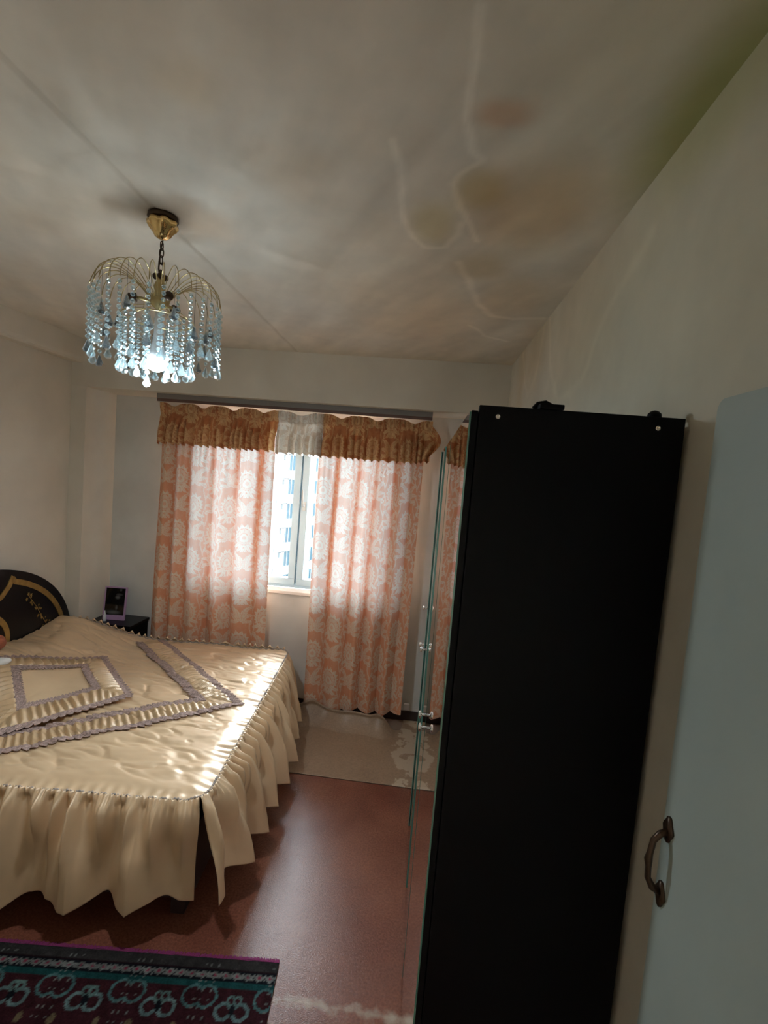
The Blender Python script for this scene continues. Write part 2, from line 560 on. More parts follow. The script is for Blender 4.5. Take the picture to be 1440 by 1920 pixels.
ring1 = px_ceiling([(905, 0), (893, 90), (880, 160), (874, 220), (885, 280), (905, 300), (870, 320), (850, 345), (862, 390), (890, 430), (898, 450)])
ring2 = px_ceiling([(738, 260), (750, 330), (755, 400), (770, 440), (800, 465), (835, 462), (860, 440), (868, 420)])
ring3 = px_ceiling([(860, 490), (880, 525), (895, 570), (920, 592), (960, 598), (1020, 596)])
ring4 = px_ceiling([(880, 610), (910, 630), (950, 640)])
for rg, w, s in ((ring1, 0.008, 0.5), (ring2, 0.008, 0.45), (ring3, 0.012, 0.5), (ring4, 0.009, 0.4)):
    d = polydist(jx, jy, rg)
    tint((1 - sstep(0, 2.4 * w, d)) * min(1, s * 1.5), (1.26, 1.27, 1.30))
for (u, v, rx, ry, s, rgb) in ((900, 360, 0.07, 0.10, 0.8, (0.80, 0.72, 0.55)), (815, 420, 0.07, 0.12, 0.75, (0.86, 0.80, 0.62)),
                               (950, 212, 0.06, 0.045, 0.75, (0.95, 0.76, 0.66)), (1000, 400, 0.16, 0.22, 0.75, (0.92, 0.79, 0.64)),
                               (900, 500, 0.10, 0.10, 0.6, (0.85, 0.77, 0.62)), (960, 560, 0.12, 0.25, 0.55, (0.92, 0.82, 0.70)),
                               (980, 470, 0.12, 0.08, 0.5, (1.08, 1.09, 1.05)), (760, 560, 0.4, 0.7, 0.45, (1.02, 0.92, 0.80)),  # last one: warm light from the curtains painted as a peach zone
                               (560, 330, 0.12, 0.12, 0.4, (0.98, 0.88, 0.78)), (350, 160, 0.07, 0.07, 0.4, (0.98, 0.88, 0.74)),
                               (380, 420, 0.10, 0.12, 0.5, (0.96, 0.82, 0.70))):
    p = on(u, v, 2, H)
    tint(blob(jx, jy, p.x, p.y, rx, ry, 0.6) * min(1, s * 1.25), rgb)
# mould in the right-hand corner, and greenish light near the camera painted in
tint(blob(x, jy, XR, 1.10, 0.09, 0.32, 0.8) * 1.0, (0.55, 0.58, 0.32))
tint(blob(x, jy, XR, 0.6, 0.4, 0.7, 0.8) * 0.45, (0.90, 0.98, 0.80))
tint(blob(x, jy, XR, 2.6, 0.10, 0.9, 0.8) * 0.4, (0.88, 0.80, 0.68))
# soot and painted canopy shadow on the ceiling, and the slab joint
tint(blob(jx, jy, -0.98, 1.60, 0.09, 0.09, 0.8) * 0.75, (0.40, 0.35, 0.30))
tint(blob(jx, jy, -1.06, 1.58, 0.20, 0.10, 0.8) * 0.35, (0.70, 0.62, 0.52))
jd = np.abs(x + 0.968 + 0.006 * (NZ(y * 6, y * 0 + 3) - 0.5))
tint((1 - sstep(0.004, 0.011, jd)) * 0.30, (0.55, 0.5, 0.42))
tint((1 - sstep(0.0, 0.18, jd)) * 0.18 * (x > -0.968), (1.12, 1.12, 1.1))
zc_ = np.where(jd < 0.005, H + 0.003, H) + 0.004 * (NZ.fbm(x * 2.5, y * 2.5) - 0.5)
v = np.stack([x, y, zc_], 1)
ceil = mesh('ceiling', v, grid_faces(nx, ny)[:, ::-1], 'plaster_stain_light', smooth=True, col=np.clip(base, 0, 1), attr='stain_light')
struct(ceil)
struct(MB().box(XL - 0.3, XR + 0.3, YF - 0.3, YB + 0.6, H + 0.006, H + 0.15).build('ceiling', 'plaster'))

# right wall with damp stains under the ceiling
ny2, nz2 = 300, 220
gy, gz = np.meshgrid(np.linspace(YF, YB + 0.02, ny2), np.linspace(-0.02, H + 0.03, nz2), indexing='ij')
y, z = gy.ravel(), gz.ravel()
jy = y + 0.10 * (NZ.fbm(y * 5, z * 5) - 0.47); jz = z + 0.08 * (NZ.fbm(y * 5 + 20, z * 5) - 0.47)
base = np.array([0.66, 0.62, 0.52])[None, :] * np.ones((len(y), 1))
base *= (0.9 + 0.2 * NZ.fbm(y * 2 + 9, z * 2.4))[:, None]
for (cy, cz, ry, rz, s, rgb) in ((2.6, 2.70, 0.25, 0.22, 0.7, (0.88, 0.77, 0.60)), (3.0, 2.68, 0.10, 0.30, 0.6, (0.88, 0.78, 0.62)),
                                 (1.9, 2.62, 0.35, 0.32, 0.6, (0.92, 0.82, 0.66)), (1.35, 2.66, 0.2, 0.15, 0.6, (1.08, 1.06, 1.0)),
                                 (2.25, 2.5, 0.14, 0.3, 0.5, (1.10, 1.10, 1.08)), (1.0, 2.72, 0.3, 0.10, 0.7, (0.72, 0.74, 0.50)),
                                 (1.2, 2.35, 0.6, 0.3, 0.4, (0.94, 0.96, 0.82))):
    tint(blob(jy, jz, cy, cz, ry, rz, 0.7) * s, rgb)
for pts in ([(3.0, 2.74), (2.9, 2.55), (2.75, 2.42), (2.6, 2.50), (2.5, 2.74)], [(2.4, 2.74), (2.3, 2.5), (2.1, 2.3), (1.8, 2.32), (1.6, 2.5), (1.35, 2.6)]):
    tint((1 - sstep(0, 0.035, polydist(jy, jz, pts))) * 0.35, (1.22, 1.22, 1.22))
v = np.stack([XR + 0.004 * (NZ.fbm(y * 2, z * 2 + 5) - 0.5), y, z], 1)
struct(mesh('wall_right', v, grid_faces(ny2, nz2), 'plaster_stain_light', smooth=True, col=np.clip(base, 0, 1), attr='stain_light'))
struct(MB().box(XR + 0.004, XR + 0.2, YF, YB + 0.5, -0.05, H).build('wall_right', 'plaster'))

# left wall with its ceiling beam
struct(MB().box(XL - 0.2, XL, YF - 0.2, YB + 0.5, -0.05, H + 0.02).build('wall_left', 'plaster'))
bmx = MB().prism([(XL - 0.02, ZBEAM), (XBEAM - 0.02, ZBEAM - 0.004), (XBEAM - 0.004, ZBEAM + 0.008), (XBEAM, ZBEAM + 0.03), (XBEAM, H + 0.02), (XL - 0.02, H + 0.02)], YF, YB + 0.02, 1)
struct(bmx.build('trim_1', 'plaster'))
# window wall: pillar, beam and niche round the window
struct(MB().box(XL - 0.02, XN, YB, YN + 0.36, -0.05, ZN).build('wall_pillar', 'plaster_white'))
struct(MB().box(XN2, XR + 0.02, YB, YN + 0.36, -0.05, ZN).build('wall_pier', 'plaster_white'))
struct(MB().box(XL - 0.02, XR + 0.02, YB, YN + 0.36, ZN, H + 0.02).build('wall_beam', 'plaster_white'))
wb = MB()
wb.box(XN - 0.01, WX0, YN, YN + 0.22, -0.05, ZN + 0.01)
wb.box(WX1, XN2 + 0.01, YN, YN + 0.22, -0.05, ZN + 0.01)
wb.box(WX0, WX1, YN, YN + 0.22, -0.05, WZ0 - 0.03)
wb.box(WX0, WX1, YN, YN + 0.22, WZ1, ZN + 0.01)
struct(wb.build('wall_window', 'plaster_grey'))
struct(MB().box(-0.9, XN2, YN - 0.016, YN, 0.0, 0.075, 0.003).build('baseboard_window', 'dark_wood'))
# wall behind the camera with its doorway, pier the door hangs on, and the dim hall
wf = MB()
wf.box(XL, -0.50, YF - 0.14, YF, -0.05, H + 0.02)
wf.box(-0.50, XR, YF - 0.14, YF, 2.12, H + 0.02)
wf.box(0.45, XR, YF - 0.14, YF, -0.05, 2.12)
struct(wf.build('wall_front', 'plaster'))
struct(MB().box(0.452, XR + 0.02, YF - 0.01, -0.062, -0.05, H).build('wall_return', 'plaster'))
hl = MB()
hl.box(-1.6, -1.45, -2.75, YF - 0.14, -0.05, H); hl.box(0.95, 1.1, -2.75, YF - 0.14, -0.05, H)
hl.box(-1.6, 1.1, -2.75, YF - 0.1, H, H + 0.1)
hl.box(-1.45, 0.95, -2.75, -2.55, -0.05, H)
struct(hl.build('wall_hall', 'plaster'))
struct(MB().box(-1.45, 0.95, -2.55, YF, -0.06, -0.002).build('floor_hall', 'hall_floor'))

# floor: base slab, red-brown painted sheet, beige linoleum with a curled far edge
struct(MB().box(XL - 0.1, XR + 0.1, YF, YN + 0.05, -0.10, -0.004).build('floor', 'underlay'))
YS = 2.885
red = MB().box(XL + 0.002, XR - 0.006, YF, YS - 0.0025, -0.004, 0.0)
ro = struct(red.build('floor', 'red_floor'))
ro.data.transform(Matrix.Translation(ro.location)); ro.location = (0, 0, 0)
nu, nv = 160, 130
u = np.linspace(0, 1, nu); w = np.linspace(0, 1, nv)
U, W = np.meshgrid(u, w, indexing='ij')
lx = XL + 0.13 + U * (0.30 - XL - 0.13)
yend = 3.555 + 0.02 * np.sin(lx * 7) + 0.015 * np.sin(lx * 19 + 1)
yend = np.where(lx > -0.02, yend + 0.175 * sstep(0.0, 0.02, lx + 0.02), yend)
ly = YS + W * (yend - YS)
dd = yend - ly
curl_h = 0.112 + 0.012 * np.sin(lx * 6.0 + 1.1) + 0.065 * np.exp(-((lx + 0.72) / 0.075) ** 2) + 0.030 * np.exp(-((lx + 0.42) / 0.12) ** 2) + 0.03 * np.exp(-((lx + 0.20) / 0.04) ** 2)
curl_h = np.clip(curl_h, 0.02, 0.18) * (1 - sstep(-0.16, -0.06, lx))
ly = ly - 0.02 * (1 - sstep(0.0, 0.02, dd)) * (curl_h / 0.1)
lz = curl_h * (1 - np.clip(dd / 0.13, 0, 1) ** 0.8) ** 1.3 + 0.0005 + 0.0015 * NZ.fbm(lx * 6, ly * 6)
v = np.stack([lx, ly, lz], -1).reshape(-1, 3)
lino = mesh('floor', v, grid_faces(nu, nv)[:, ::-1], 'linoleum', smooth=True)
sm = lino.modifiers.new('thick', 'SOLIDIFY'); sm.thickness = 0.003; sm.offset = -1
struct(lino)
lino.data.transform(Matrix.Translation(lino.location)); lino.location = (0, 0, 0)

# ------------------------------------------------------------------ window
wn = empty('window_1', ((WX0 + WX1) / 2, 3.83, WZ0)); struct(wn)
fy0, fy1 = 3.825, 3.885
mid = -0.985
fr_ = MB()
fr_.box(WX0, WX1, fy0, fy1, WZ0, WZ0 + 0.045, 0.004); fr_.box(WX0, WX1, fy0, fy1, WZ1 - 0.045, WZ1, 0.004)
fr_.box(WX0, WX0 + 0.045, fy0, fy1, WZ0, WZ1, 0.004); fr_.box(WX1 - 0.045, WX1, fy0, fy1, WZ0, WZ1, 0.004)
fr_.box(mid - 0.02, mid + 0.02, fy0 + 0.01, fy1, WZ0, WZ1, 0.004)
fr_.build('window_frame', 'pvc', wn)
for (a, c_) in ((WX0 + 0.04, mid + 0.005), (mid - 0.005, WX1 - 0.04)):
    right = a > -1.2
    s = MB()
    sy0, sy1 = fy0 - 0.012, fy1 - 0.01
    if right:
        a += 0.012
    else:
        c_ -= 0.012
    t = 0.055
    z0, z1 = WZ0 + 0.025, WZ1 - 0.025
    s.box(a, c_, sy0, sy1, z0, z0 + t, 0.004); s.box(a, c_, sy0, sy1, z1 - t, z1, 0.004)
    s.box(a, a + t, sy0, sy1, z0 + t, z1 - t, 0.004); s.box(c_ - t, c_, sy0, sy1, z0 + t, z1 - t, 0.004)
    so = s.build('sash', 'pvc', wn)
    MB().box(a + t - 0.005, c_ - t + 0.005, 3.846, 3.852, z0 + t - 0.005, z1 - t + 0.005).build('pane', 'window_glass', so)
    if right:
        h = MB()
        h.box(a + 0.015, a + 0.042, sy0 - 0.012, sy0 + 0.004, 1.60, 1.67, 0.003)
        h.tube([(a + 0.028, sy0 - 0.01, 1.64), (a + 0.028, sy0 - 0.045, 1.64), (a + 0.024, sy0 - 0.05, 1.66), (a + 0.02, sy0 - 0.05, 1.77)], 0.009, 8)
        h.build('window_handle', 'pvc_handle', so, smooth=True)
MB().box(WX0 - 0.03, WX1 + 0.03, 3.722, 3.84, WZ0 - 0.032, WZ0 - 0.004, 0.006).build('window_sill', 'white_paint', wn)

# ------------------------------------------------------------------ curtain rail, curtains, valance
cr_ = empty('curtain_rail', (-1.0, 3.5, 2.36))
tag(cr_, 'long grey and brown ceiling curtain rail fixed under the window beam', 'curtain rail')
MB().box(-2.03, 0.018, 3.46, 3.475, 2.372, ZN, 0.003).build('fascia', 'rail', cr_)
MB().box(-2.03, 0.018, 3.4745, 3.66, 2.385, ZN - 0.001, 0.002).build('track', 'rail_brown', cr_)
MB().box(-2.03, 0.018, 3.462, 3.476, 2.352, 2.374, 0.003).build('lower_lip', 'rail_brown', cr_)


def damask(s, t):
    """woven mask 0..1 at cloth coordinates (metres): lotus heads and leaf scrolls in half-drop columns"""
    cw, chh = 0.185, 0.42
    col = np.floor(s / cw)
    a = s - (col + 0.5) * cw
    tt = t + np.where(col.astype(int) % 2 == 0, 0, chh / 2)
    fr = tt - np.floor(tt / chh) * chh
    b_ = fr - chh * 0.28
    b2 = fr - chh * 0.78
    aa = np.abs(a)
    m = np.zeros_like(s)

    def put(mask, v_):
        nonlocal m
        m = np.where(mask, v_, m)

    # lotus head: three tiers of pointed petals round a teardrop
    th = np.arctan2(a, b_ + 0.018)
    R = np.hypot(a / 0.078, (b_ + 0.006) / 0.100) * (1 - 0.10 * np.cos(th))
    k = 9.0
    tri = np.abs(np.mod(th * k / PI, 1.0) - 0.5) * 2          # 0 at petal tip axis .. 1 between petals
    put((R < 1.0 - 0.26 * tri ** 0.8) & (R > 0.66), 1.0)
    put((R < 0.97 - 0.26 * tri ** 0.8) & (R > 0.70) & (tri < 0.13), 0.45)
    tri2 = np.abs(np.mod(th * 7 / PI + 0.5, 1.0) - 0.5) * 2
    put((R < 0.66 - 0.10 * tri2) & (R > 0.34), 0.72)
    put((R < 0.62 - 0.10 * tri2) & (R > 0.40) & (tri2 < 0.16), 0.35)
    hr = np.hypot(a / (0.030 * (1.15 - (b_ + 0.008) / 0.07)), (b_ + 0.008) / 0.040)
    put((hr < 1.0) & (b_ < 0.05), 0.30); put((hr < 0.85) & (b_ < 0.05), 0.95); put(hr < 0.38, 0.35)
    for (lx_, ly_, ang, ll, lw) in ((0.052, -0.070, 1.0, 0.040, 0.012), (0.030, -0.095, 0.6, 0.036, 0.011), (0.010, -0.108, 0.2, 0.030, 0.009)):
        dx = aa - lx_; dy = b_ - ly_
        p = dx * math.sin(ang) - dy * math.cos(ang); q = dx * math.cos(ang) + dy * math.sin(ang) - 5 * p * p
        e = (p / ll) ** 2 + (q / lw) ** 2
        put(e < 1, 0.95); put((e < 1) & (np.abs(q) < 0.0018), 0.45)
    # leaf scroll between the heads: feathered leaves curling outwards
    for (cx, cy, ang, ll, lw, cv, v_) in ((0.040, 0.045, 0.50, 0.055, 0.017, 9, 0.9), (0.048, 0.000, 1.05, 0.046, 0.015, 9, 0.85), (0.034, -0.042, 1.75, 0.044, 0.013, -8, 0.9), (0.012, 0.012, 0.15, 0.050, 0.013, 4, 0.9)):
        dx = aa - cx; dy = b2 - cy
        p = dx * math.sin(ang) + dy * math.cos(ang); q = dx * math.cos(ang) - dy * math.sin(ang)
        q = q - cv * p * p
        e = (p / ll) ** 2 + (q / (lw * (0.78 + 0.34 * np.abs(np.cos(p * 260))))) ** 2
        put(e < 1, v_); put((e < 0.8) & (np.abs(q) < 0.002), 0.40)
        put((e < 0.85) & (np.abs(np.sin(p * 260 + np.abs(q) * 200)) < 0.38), 0.30)
    for (cx, cy, R0) in ((0.070, 0.098, 0.017), (0.078, -0.055, 0.015)):
        rr = np.hypot(aa - cx, b2 - cy); an = np.arctan2(b2 - cy, aa - cx)
        put((np.abs(rr - R0 * (0.55 + 0.45 * (an + PI) / (2 * PI))) < 0.0035), 0.9)
    vx = np.abs(aa - 0.084 + 0.012 * np.sin(tt * 4 * PI / chh + 0.6))
    put((vx < 0.0045) & (m < 0.1), 0.6)
    dots = np.hypot(np.mod(s, 0.034) - 0.017, np.mod(t + 0.017 * np.floor(s / 0.034), 0.034) - 0.017)
    put((dots < 0.0030) & (m < 0.05), 0.22)
    return np.clip(m * 0.92 + 0.10 * NZ(s * 420, t * 300) + 0.16 * (NZ.fbm(s * 60, t * 60) - 0.45), 0, 1)


def foldwave(s, seed, lam):
    """unequal folds: warped cosine"""
    n = Noise2(seed)
    ph = 2 * PI * (s / lam + 0.55 * (n(s * 4.0, s * 0 + 3.3) - 0.5) * 2)
    return ph


def curtain(name, x0, x1, x0b, x1b, ztop, zbot, ymid, flat, seed, lam, label, hem_fn=None, amp=0.034):
    nu, nv = 250, 500
    u = np.linspace(0, 1, nu); w = np.linspace(0, 1, nv)
    U, W = np.meshgrid(u, w, indexing='ij')
    ph = foldwave(U * (x1 - x0), seed, lam)
    n = Noise2(seed + 5)
    ampl = amp * (0.5 + 0.5 * sstep(0.0, 0.3, W)) * (0.6 + 0.8 * n(U * 5, W * 1.5))
    pleat = np.cos(U * (x1 - x0) * 2 * PI / 0.045)
    f = np.cos(ph + 0.7 * (n(U * 3 + 9, W * 2) - 0.5))
    f2 = 2 * np.abs(np.cos((ph + 0.7 * (n(U * 3 + 9, W * 2) - 0.5)) / 2)) ** 0.8 - 1
    Y = ymid - ampl * f2 - 0.004 * pleat * (1 - sstep(0.05, 0.35, W)) - 0.012 * (n(U * 2, W * 3 + 20) - 0.5)
    X = (x0 + (x1 - x0) * U) * (1 - W) + (x0b + (x1b - x0b) * U) * W - 0.006 * np.sin(ph)
    Z = ztop + (zbot - ztop) * W
    if hem_fn is not None:
        Z = Z + hem_fn(U) * W ** 3
    # cloth coordinate: more cloth where the folds run away from the viewer
    ds = np.hypot(np.diff(X[:, nv // 2]), 1.6 * np.diff(Y[:, nv // 2]))
    S = np.concatenate([[0], np.cumsum(ds)])
    S = S / S[-1] * flat
    S2 = np.repeat(S[:, None], nv, 1)
    pat = damask(S2 + seed * 0.05, Z)
    hemline = np.maximum((W > 0.985), 0) * 0.15
    v = np.stack([X, Y, Z], -1).reshape(-1, 3)
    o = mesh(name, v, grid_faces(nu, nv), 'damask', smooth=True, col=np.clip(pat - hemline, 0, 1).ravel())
    fold_dim = np.clip((0.42 - np.abs(np.cos((ph + 0.7 * (n(U * 3 + 9, W * 2) - 0.5)) / 2))) / 0.30, 0, 1) * (0.35 + 0.9 * n(U * 6 + 2, W * 2.5))  # dimmer light in fold valleys painted in, standing for doubled cloth
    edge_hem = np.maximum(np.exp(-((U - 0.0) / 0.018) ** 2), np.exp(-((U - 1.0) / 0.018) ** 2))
    at = o.data.attributes.new('fold_hem_dim', 'FLOAT', 'POINT')
    at.data.foreach_set('value', np.clip(np.maximum(fold_dim, 0.7 * edge_hem), 0, 1).astype(np.float32).ravel())
    tag(o, label, 'curtain', 'damask curtain panels at the window')
    return o


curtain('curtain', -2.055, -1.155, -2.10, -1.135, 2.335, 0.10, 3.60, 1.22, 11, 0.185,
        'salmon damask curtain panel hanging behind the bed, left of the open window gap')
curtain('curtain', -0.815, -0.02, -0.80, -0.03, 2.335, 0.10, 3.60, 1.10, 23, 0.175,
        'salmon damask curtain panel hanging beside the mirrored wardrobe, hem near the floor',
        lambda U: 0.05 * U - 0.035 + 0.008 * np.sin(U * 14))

va = empty('valance', (-1.0, 3.53, 2.04))
tag(va, 'gathered brown-gold damask valance with backlight painted into its pale middle, along the top of the window', 'valance')


def valance(name, x0, x1, seed, mt, bulge=0.0, nsw=4, zb=2.035):
    nu = int((x1 - x0) / 0.0035); nv = 90
    u = np.linspace(0, 1, nu); w = np.linspace(0, 1, nv)
    U, W = np.meshgrid(u, w, indexing='ij')
    n = Noise2(seed)
    X = x0 + (x1 - x0) * U
    xs = X - x0
    ph = 2 * PI * (xs / 0.052 + 1.1 * (n(xs * 9, xs * 0) - 0.5))
    ph2 = 2 * PI * (xs / 0.034 + 1.2 * (n(xs * 12 + 7, xs * 0) - 0.5))
    g = 0.26    # gathering line at this fraction of the drop
    head = np.exp(-((W - 0.10) / 0.12) ** 2)
    body = sstep(g, 0.75, W)
    pinch = np.exp(-((W - g) / 0.05) ** 2)
    Y = 3.535 - 0.022 * body - 0.018 * head * (0.5 + 0.5 * np.cos(ph2)) + 0.012 * pinch
    Y = Y - (0.006 + 0.034 * body) * (np.abs(np.cos(ph / 2)) * 2 - 1) * (0.5 + n(xs * 5 + 3, xs * 0)) - 0.010 * (n(xs * 6, W * 4) - 0.5)
    Y = Y - 0.045 * bulge * sstep(0.75, 1.0, U) * body
    ztop = 2.352 - 0.022 * np.abs(np.sin(PI * nsw * U)) ** 0.8 * 0 - 0.026 * (0.5 - 0.5 * np.cos(2 * PI * nsw * U)) ** 3
    zbot = zb + 0.008 * np.cos(ph) + 0.006 * (n(xs * 8, xs * 0 + 5) - 0.5)
    zbot = zbot + 0.02 * bulge * sstep(0.86, 1.0, U)
    Z = ztop + (zbot - ztop) * W
    X = X + 0.006 * np.sin(ph) * body + bulge * 0.07 * sstep(0.9, 1, U) * np.sin(PI * np.clip((W - 0.12) / 0.75, 0, 1))
    pat = damask(X * 1.45 + seed, Z * 1.0 + 0.1)
    v = np.stack([X, Y, Z], -1).reshape(-1, 3)
    return mesh(name, v, grid_faces(nu, nv), mt, va, smooth=True, col=pat.ravel())


valance('valance_section', -2.045, -1.118, 31, 'damask_valance', zb=2.045)
valance('valance_section', -1.125, -0.772, 37, 'damask_backlit', nsw=1, zb=2.035)
valance('valance_section', -0.78, 0.025, 41, 'damask_valance', bulge=1.0, nsw=3, zb=2.035)

# ------------------------------------------------------------------ bed
BR = 0.075
BO = Vector((-2.525, 2.513, 0))
bed = empty('bed', BO, BR)
tag(bed, 'double bed with arched black lacquered headboard inlaid with gold, under the satin bedspread', 'bed')
BL, BW, BZ = 1.69, 0.85, 0.57


def loc(o_parent, mb, name, mt, smooth=False):
    return mb.build(name, mt, o_parent, smooth, world=False)


# base and mattress
for sg in (-1, 1):
    loc(bed, MB().box(0.02, BL - 0.05, sg * 0.80 - 0.015, sg * 0.80 + 0.015, 0.10, 0.36, 0.004), 'side_rail', 'dark_wood')
loc(bed, MB().box(BL - 0.075, BL - 0.045, -0.785, 0.785, 0.10, 0.40, 0.004), 'footboard', 'dark_wood')
for lx_ in (0.08, BL - 0.11):
    for sg in (-1, 1):
        loc(bed, MB().box(lx_ - 0.03, lx_ + 0.03, sg * 0.755 - 0.03, sg * 0.755 + 0.03, 0.0005, 0.30, 0.004), 'leg', 'dark_wood')
loc(bed, MB().box(0.03, BL - 0.08, -0.78, 0.78, 0.26, 0.30), 'slat_base', 'dark_wood')
loc(bed, MB().box(0.02, BL - 0.08, -0.78, 0.78, 0.30, 0.535, 0.04), 'mattress', 'mattress', True)


def arch(hw, zt, zb0, zb1, n=40, c0=0.0):
    pts = []
    for i in range(n + 1):
        t = PI * i / n
        pts.append((c0 + hw * math.cos(t), zb0 + (zt - zb0) * math.sin(t) ** 0.92))
    return pts


HBX0, HBX1 = -0.030, 0.004
hp = arch(0.88, 1.185, 0.50, 0)
hb = MB().prism([(0.88, 0.02)] + hp + [(-0.88, 0.02)], HBX0, HBX1, 0)
hbo = loc(bed, hb, 'headboard', 'lacquer')


def ribbon(pts, wd, x0, x1, name, mt, parent):
    mb = MB()
    n = len(pts)
    vs = []
    for i, (py, pz) in enumerate(pts):
        a = Vector(pts[max(i - 1, 0)]); b2 = Vector(pts[min(i + 1, n - 1)])
        d = (b2 - a).normalized(); nn = Vector((-d.y, d.x))
        for sx_ in (x0, x1):
            for sg in (-0.5, 0.5):
                vs.append((sx_, py + nn.x * wd * sg, pz + nn.y * wd * sg))
    fs = []
    for i in range(n - 1):
        k = i * 4; k2 = k + 4
        for a, b2 in ((0, 1), (1, 3), (3, 2), (2, 0)):
            fs.append((k + a, k + b2, k2 + b2, k2 + a))
    fs += [(0, 1, 3, 2), (n * 4 - 4, n * 4 - 2, n * 4 - 1, n * 4 - 3)]
    mb.add(vs, fs)
    return mb.build(name, mt, parent, world=False)


def hbpart(pts, wd, name='gold_band'):
    o = ribbon(pts, wd, HBX1 - 0.002, HBX1 + 0.005, name, 'gold_inlay', bed)
    o['label'] = 'gold inlay band on the black headboard'
    return o


# outer gold band follows the arch and turns down in a point; inner oval band
side = arch(0.80, 1.115, 0.50, 0)
half = [p for p in side if p[0] > 0.30] + [(0.285, 1.098)]
for sg in (1, -1):
    mir = lambda l: [(a * sg, b2) for a, b2 in l]
    hbpart(mir(half), 0.036)
    hbpart(mir([(0.292, 1.108), (0.262, 1.055), (0.205, 1.00), (0.12, 0.965), (0.0, 0.95)]), 0.034)
    hbpart(mir([(0.255 * math.cos(t), 0.72 + 0.20 * math.sin(t)) for t in np.linspace(-0.5, PI / 2, 20)]), 0.036)
# gold flower sprays
for sg in (-1, 1):
    sp = MB()
    rr_ = random.Random(5)
    for k in range(26):
        t = k / 25
        cy_ = sg * (0.42 + 0.20 * t) + rr_.uniform(-0.025, 0.025); cz_ = 0.95 - 0.26 * t + rr_.uniform(-0.02, 0.02)
        r0 = rr_.uniform(0.006, 0.014)
        sp.prism([(cy_ + r0 * math.cos(a) * (1 if j % 2 else 0.45), cz_ + r0 * math.sin(a) * (1 if j % 2 else 0.45)) for j, a in enumerate(np.linspace(0, 2 * PI, 10, endpoint=False))], HBX1 - 0.001, HBX1 + 0.003, 0)
    sp.tube([(HBX1 + 0.001, sg * 0.42, 0.96), (HBX1 + 0.001, sg * 0.50, 0.86), (HBX1 + 0.001, sg * 0.62, 0.68)], 0.002, 5)
    o = sp.build('flower_spray', 'gold_inlay', bed, world=False)
    o['label'] = 'gold painted flower spray'

# ------------------------------------------------------------------ bedspread (local frame of the bed)
bs = empty('bedspread', BO, BR)
tag(bs, 'champagne satin bedspread with ruched lace bands and a gathered skirt', 'bedspread')
N1 = Noise2(61)


def hz(px, py, fine=True):
    px = np.asarray(px, float); py = np.asarray(py, float)
    head = (1 - sstep(0.08, 0.66, px))
    lobes = 0.85 + 0.15 * np.cos(py / 0.42 * PI)
    z = BZ + 0.165 * head * np.clip(lobes, 0, 1) * (1 - sstep(0.70, 0.86, np.abs(py)) * 0.35)
    edge = np.minimum(BL - px, BW - np.abs(py))
    z = z - 0.012 * (1 - sstep(0.0, 0.10, edge))
    if fine:
        wv = N1.fbm(px * 3 + py * 2.2, py * 9 - px * 2, 3) - 0.44
        wr = np.abs(N1.fbm(px * 4.5 + py * 1.5 + 30, py * 11 + px * 2 + 7, 3) - 0.44)
        z = z + 0.026 * wv - 0.030 * np.clip(0.10 - wr, 0, 1) * 3.0 * sstep(0.03, 0.2, edge)
        z = z + 0.0055 * (N1.fbm(px * 13 + py * 6, py * 20, 2) - 0.37)
        # tucks running in from the gathered seam
        gath = (1 - sstep(0.0, 0.13, BL - px)) * np.cos(py * 2 * PI / 0.050 + 9 * N1(py * 7, px * 4)) * N1(py * 13 + 5, px * 2)
        gath2 = (1 - sstep(0.0, 0.07, BW - np.abs(py))) * np.cos(px * 2 * PI / 0.05 + 4 * N1(px * 9, py * 3))
        z = z + 0.0045 * gath + 0.003 * gath2
    return z


def rounded(px, py, r=0.09):
    """pull the two foot corners in to a radius"""
    qx = px - (BL - r); qy = np.abs(py) - (BW - r)
    both = (qx > 0) & (qy > 0)
    mx_ = np.maximum(qx, qy); hy = np.hypot(qx, qy) + 1e-9
    k = np.where(both, mx_ / hy, 1.0)
    nx_ = np.where(both, (BL - r) + qx * k, px); ny_ = np.where(both, np.sign(py) * ((BW - r) + qy * k), py)
    return nx_, ny_


nu, nv = 330, 330
U, W = np.meshgrid(np.linspace(0.012, BL, nu), np.linspace(-BW, BW, nv), indexing='ij')
RX, RY = rounded(U, W)
v = np.stack([RX, RY, hz(RX, RY)], -1).reshape(-1, 3)
mesh('spread_top', v, grid_faces(nu, nv), 'satin', bs, smooth=True, world=False)

# perimeter seam: near side (head to foot corner), foot end, far side
r_ = 0.09


def arc_pts(cx, cy, a0, a1, n):
    return [(cx + r_ * math.cos(a), cy + r_ * math.sin(a)) for a in np.linspace(a0, a1, n)]


near = [(xx, -BW) for xx in np.linspace(0.03, BL - r_, 60)] + arc_pts(BL - r_, -BW + r_, -PI / 2, -PI / 4 - 0.02, 8)[1:]
foot = arc_pts(BL - r_, -BW + r_, -PI / 4 - 0.02, 0, 8) + [(BL, yy) for yy in np.linspace(-BW + r_, BW - r_, 60)][1:] + arc_pts(BL - r_, BW - r_, 0, PI / 4, 8)[1:]
far = arc_pts(BL - r_, BW - r_, PI / 4, PI / 2, 8) + [(xx, BW) for xx in np.linspace(BL - r_, 0.03, 60)][1:]


def resample(pts, n):
    p = np.array(pts); d = np.concatenate([[0], np.cumsum(np.hypot(*np.diff(p, axis=0).T))])
    s = np.linspace(0, d[-1], n)
    q = np.stack([np.interp(s, d, p[:, 0]), np.interp(s, d, p[:, 1])], 1)
    t = np.gradient(q, axis=0); t /= np.linalg.norm(t, axis=1)[:, None]
    return q, np.stack([t[:, 1], -t[:, 0]], 1), s


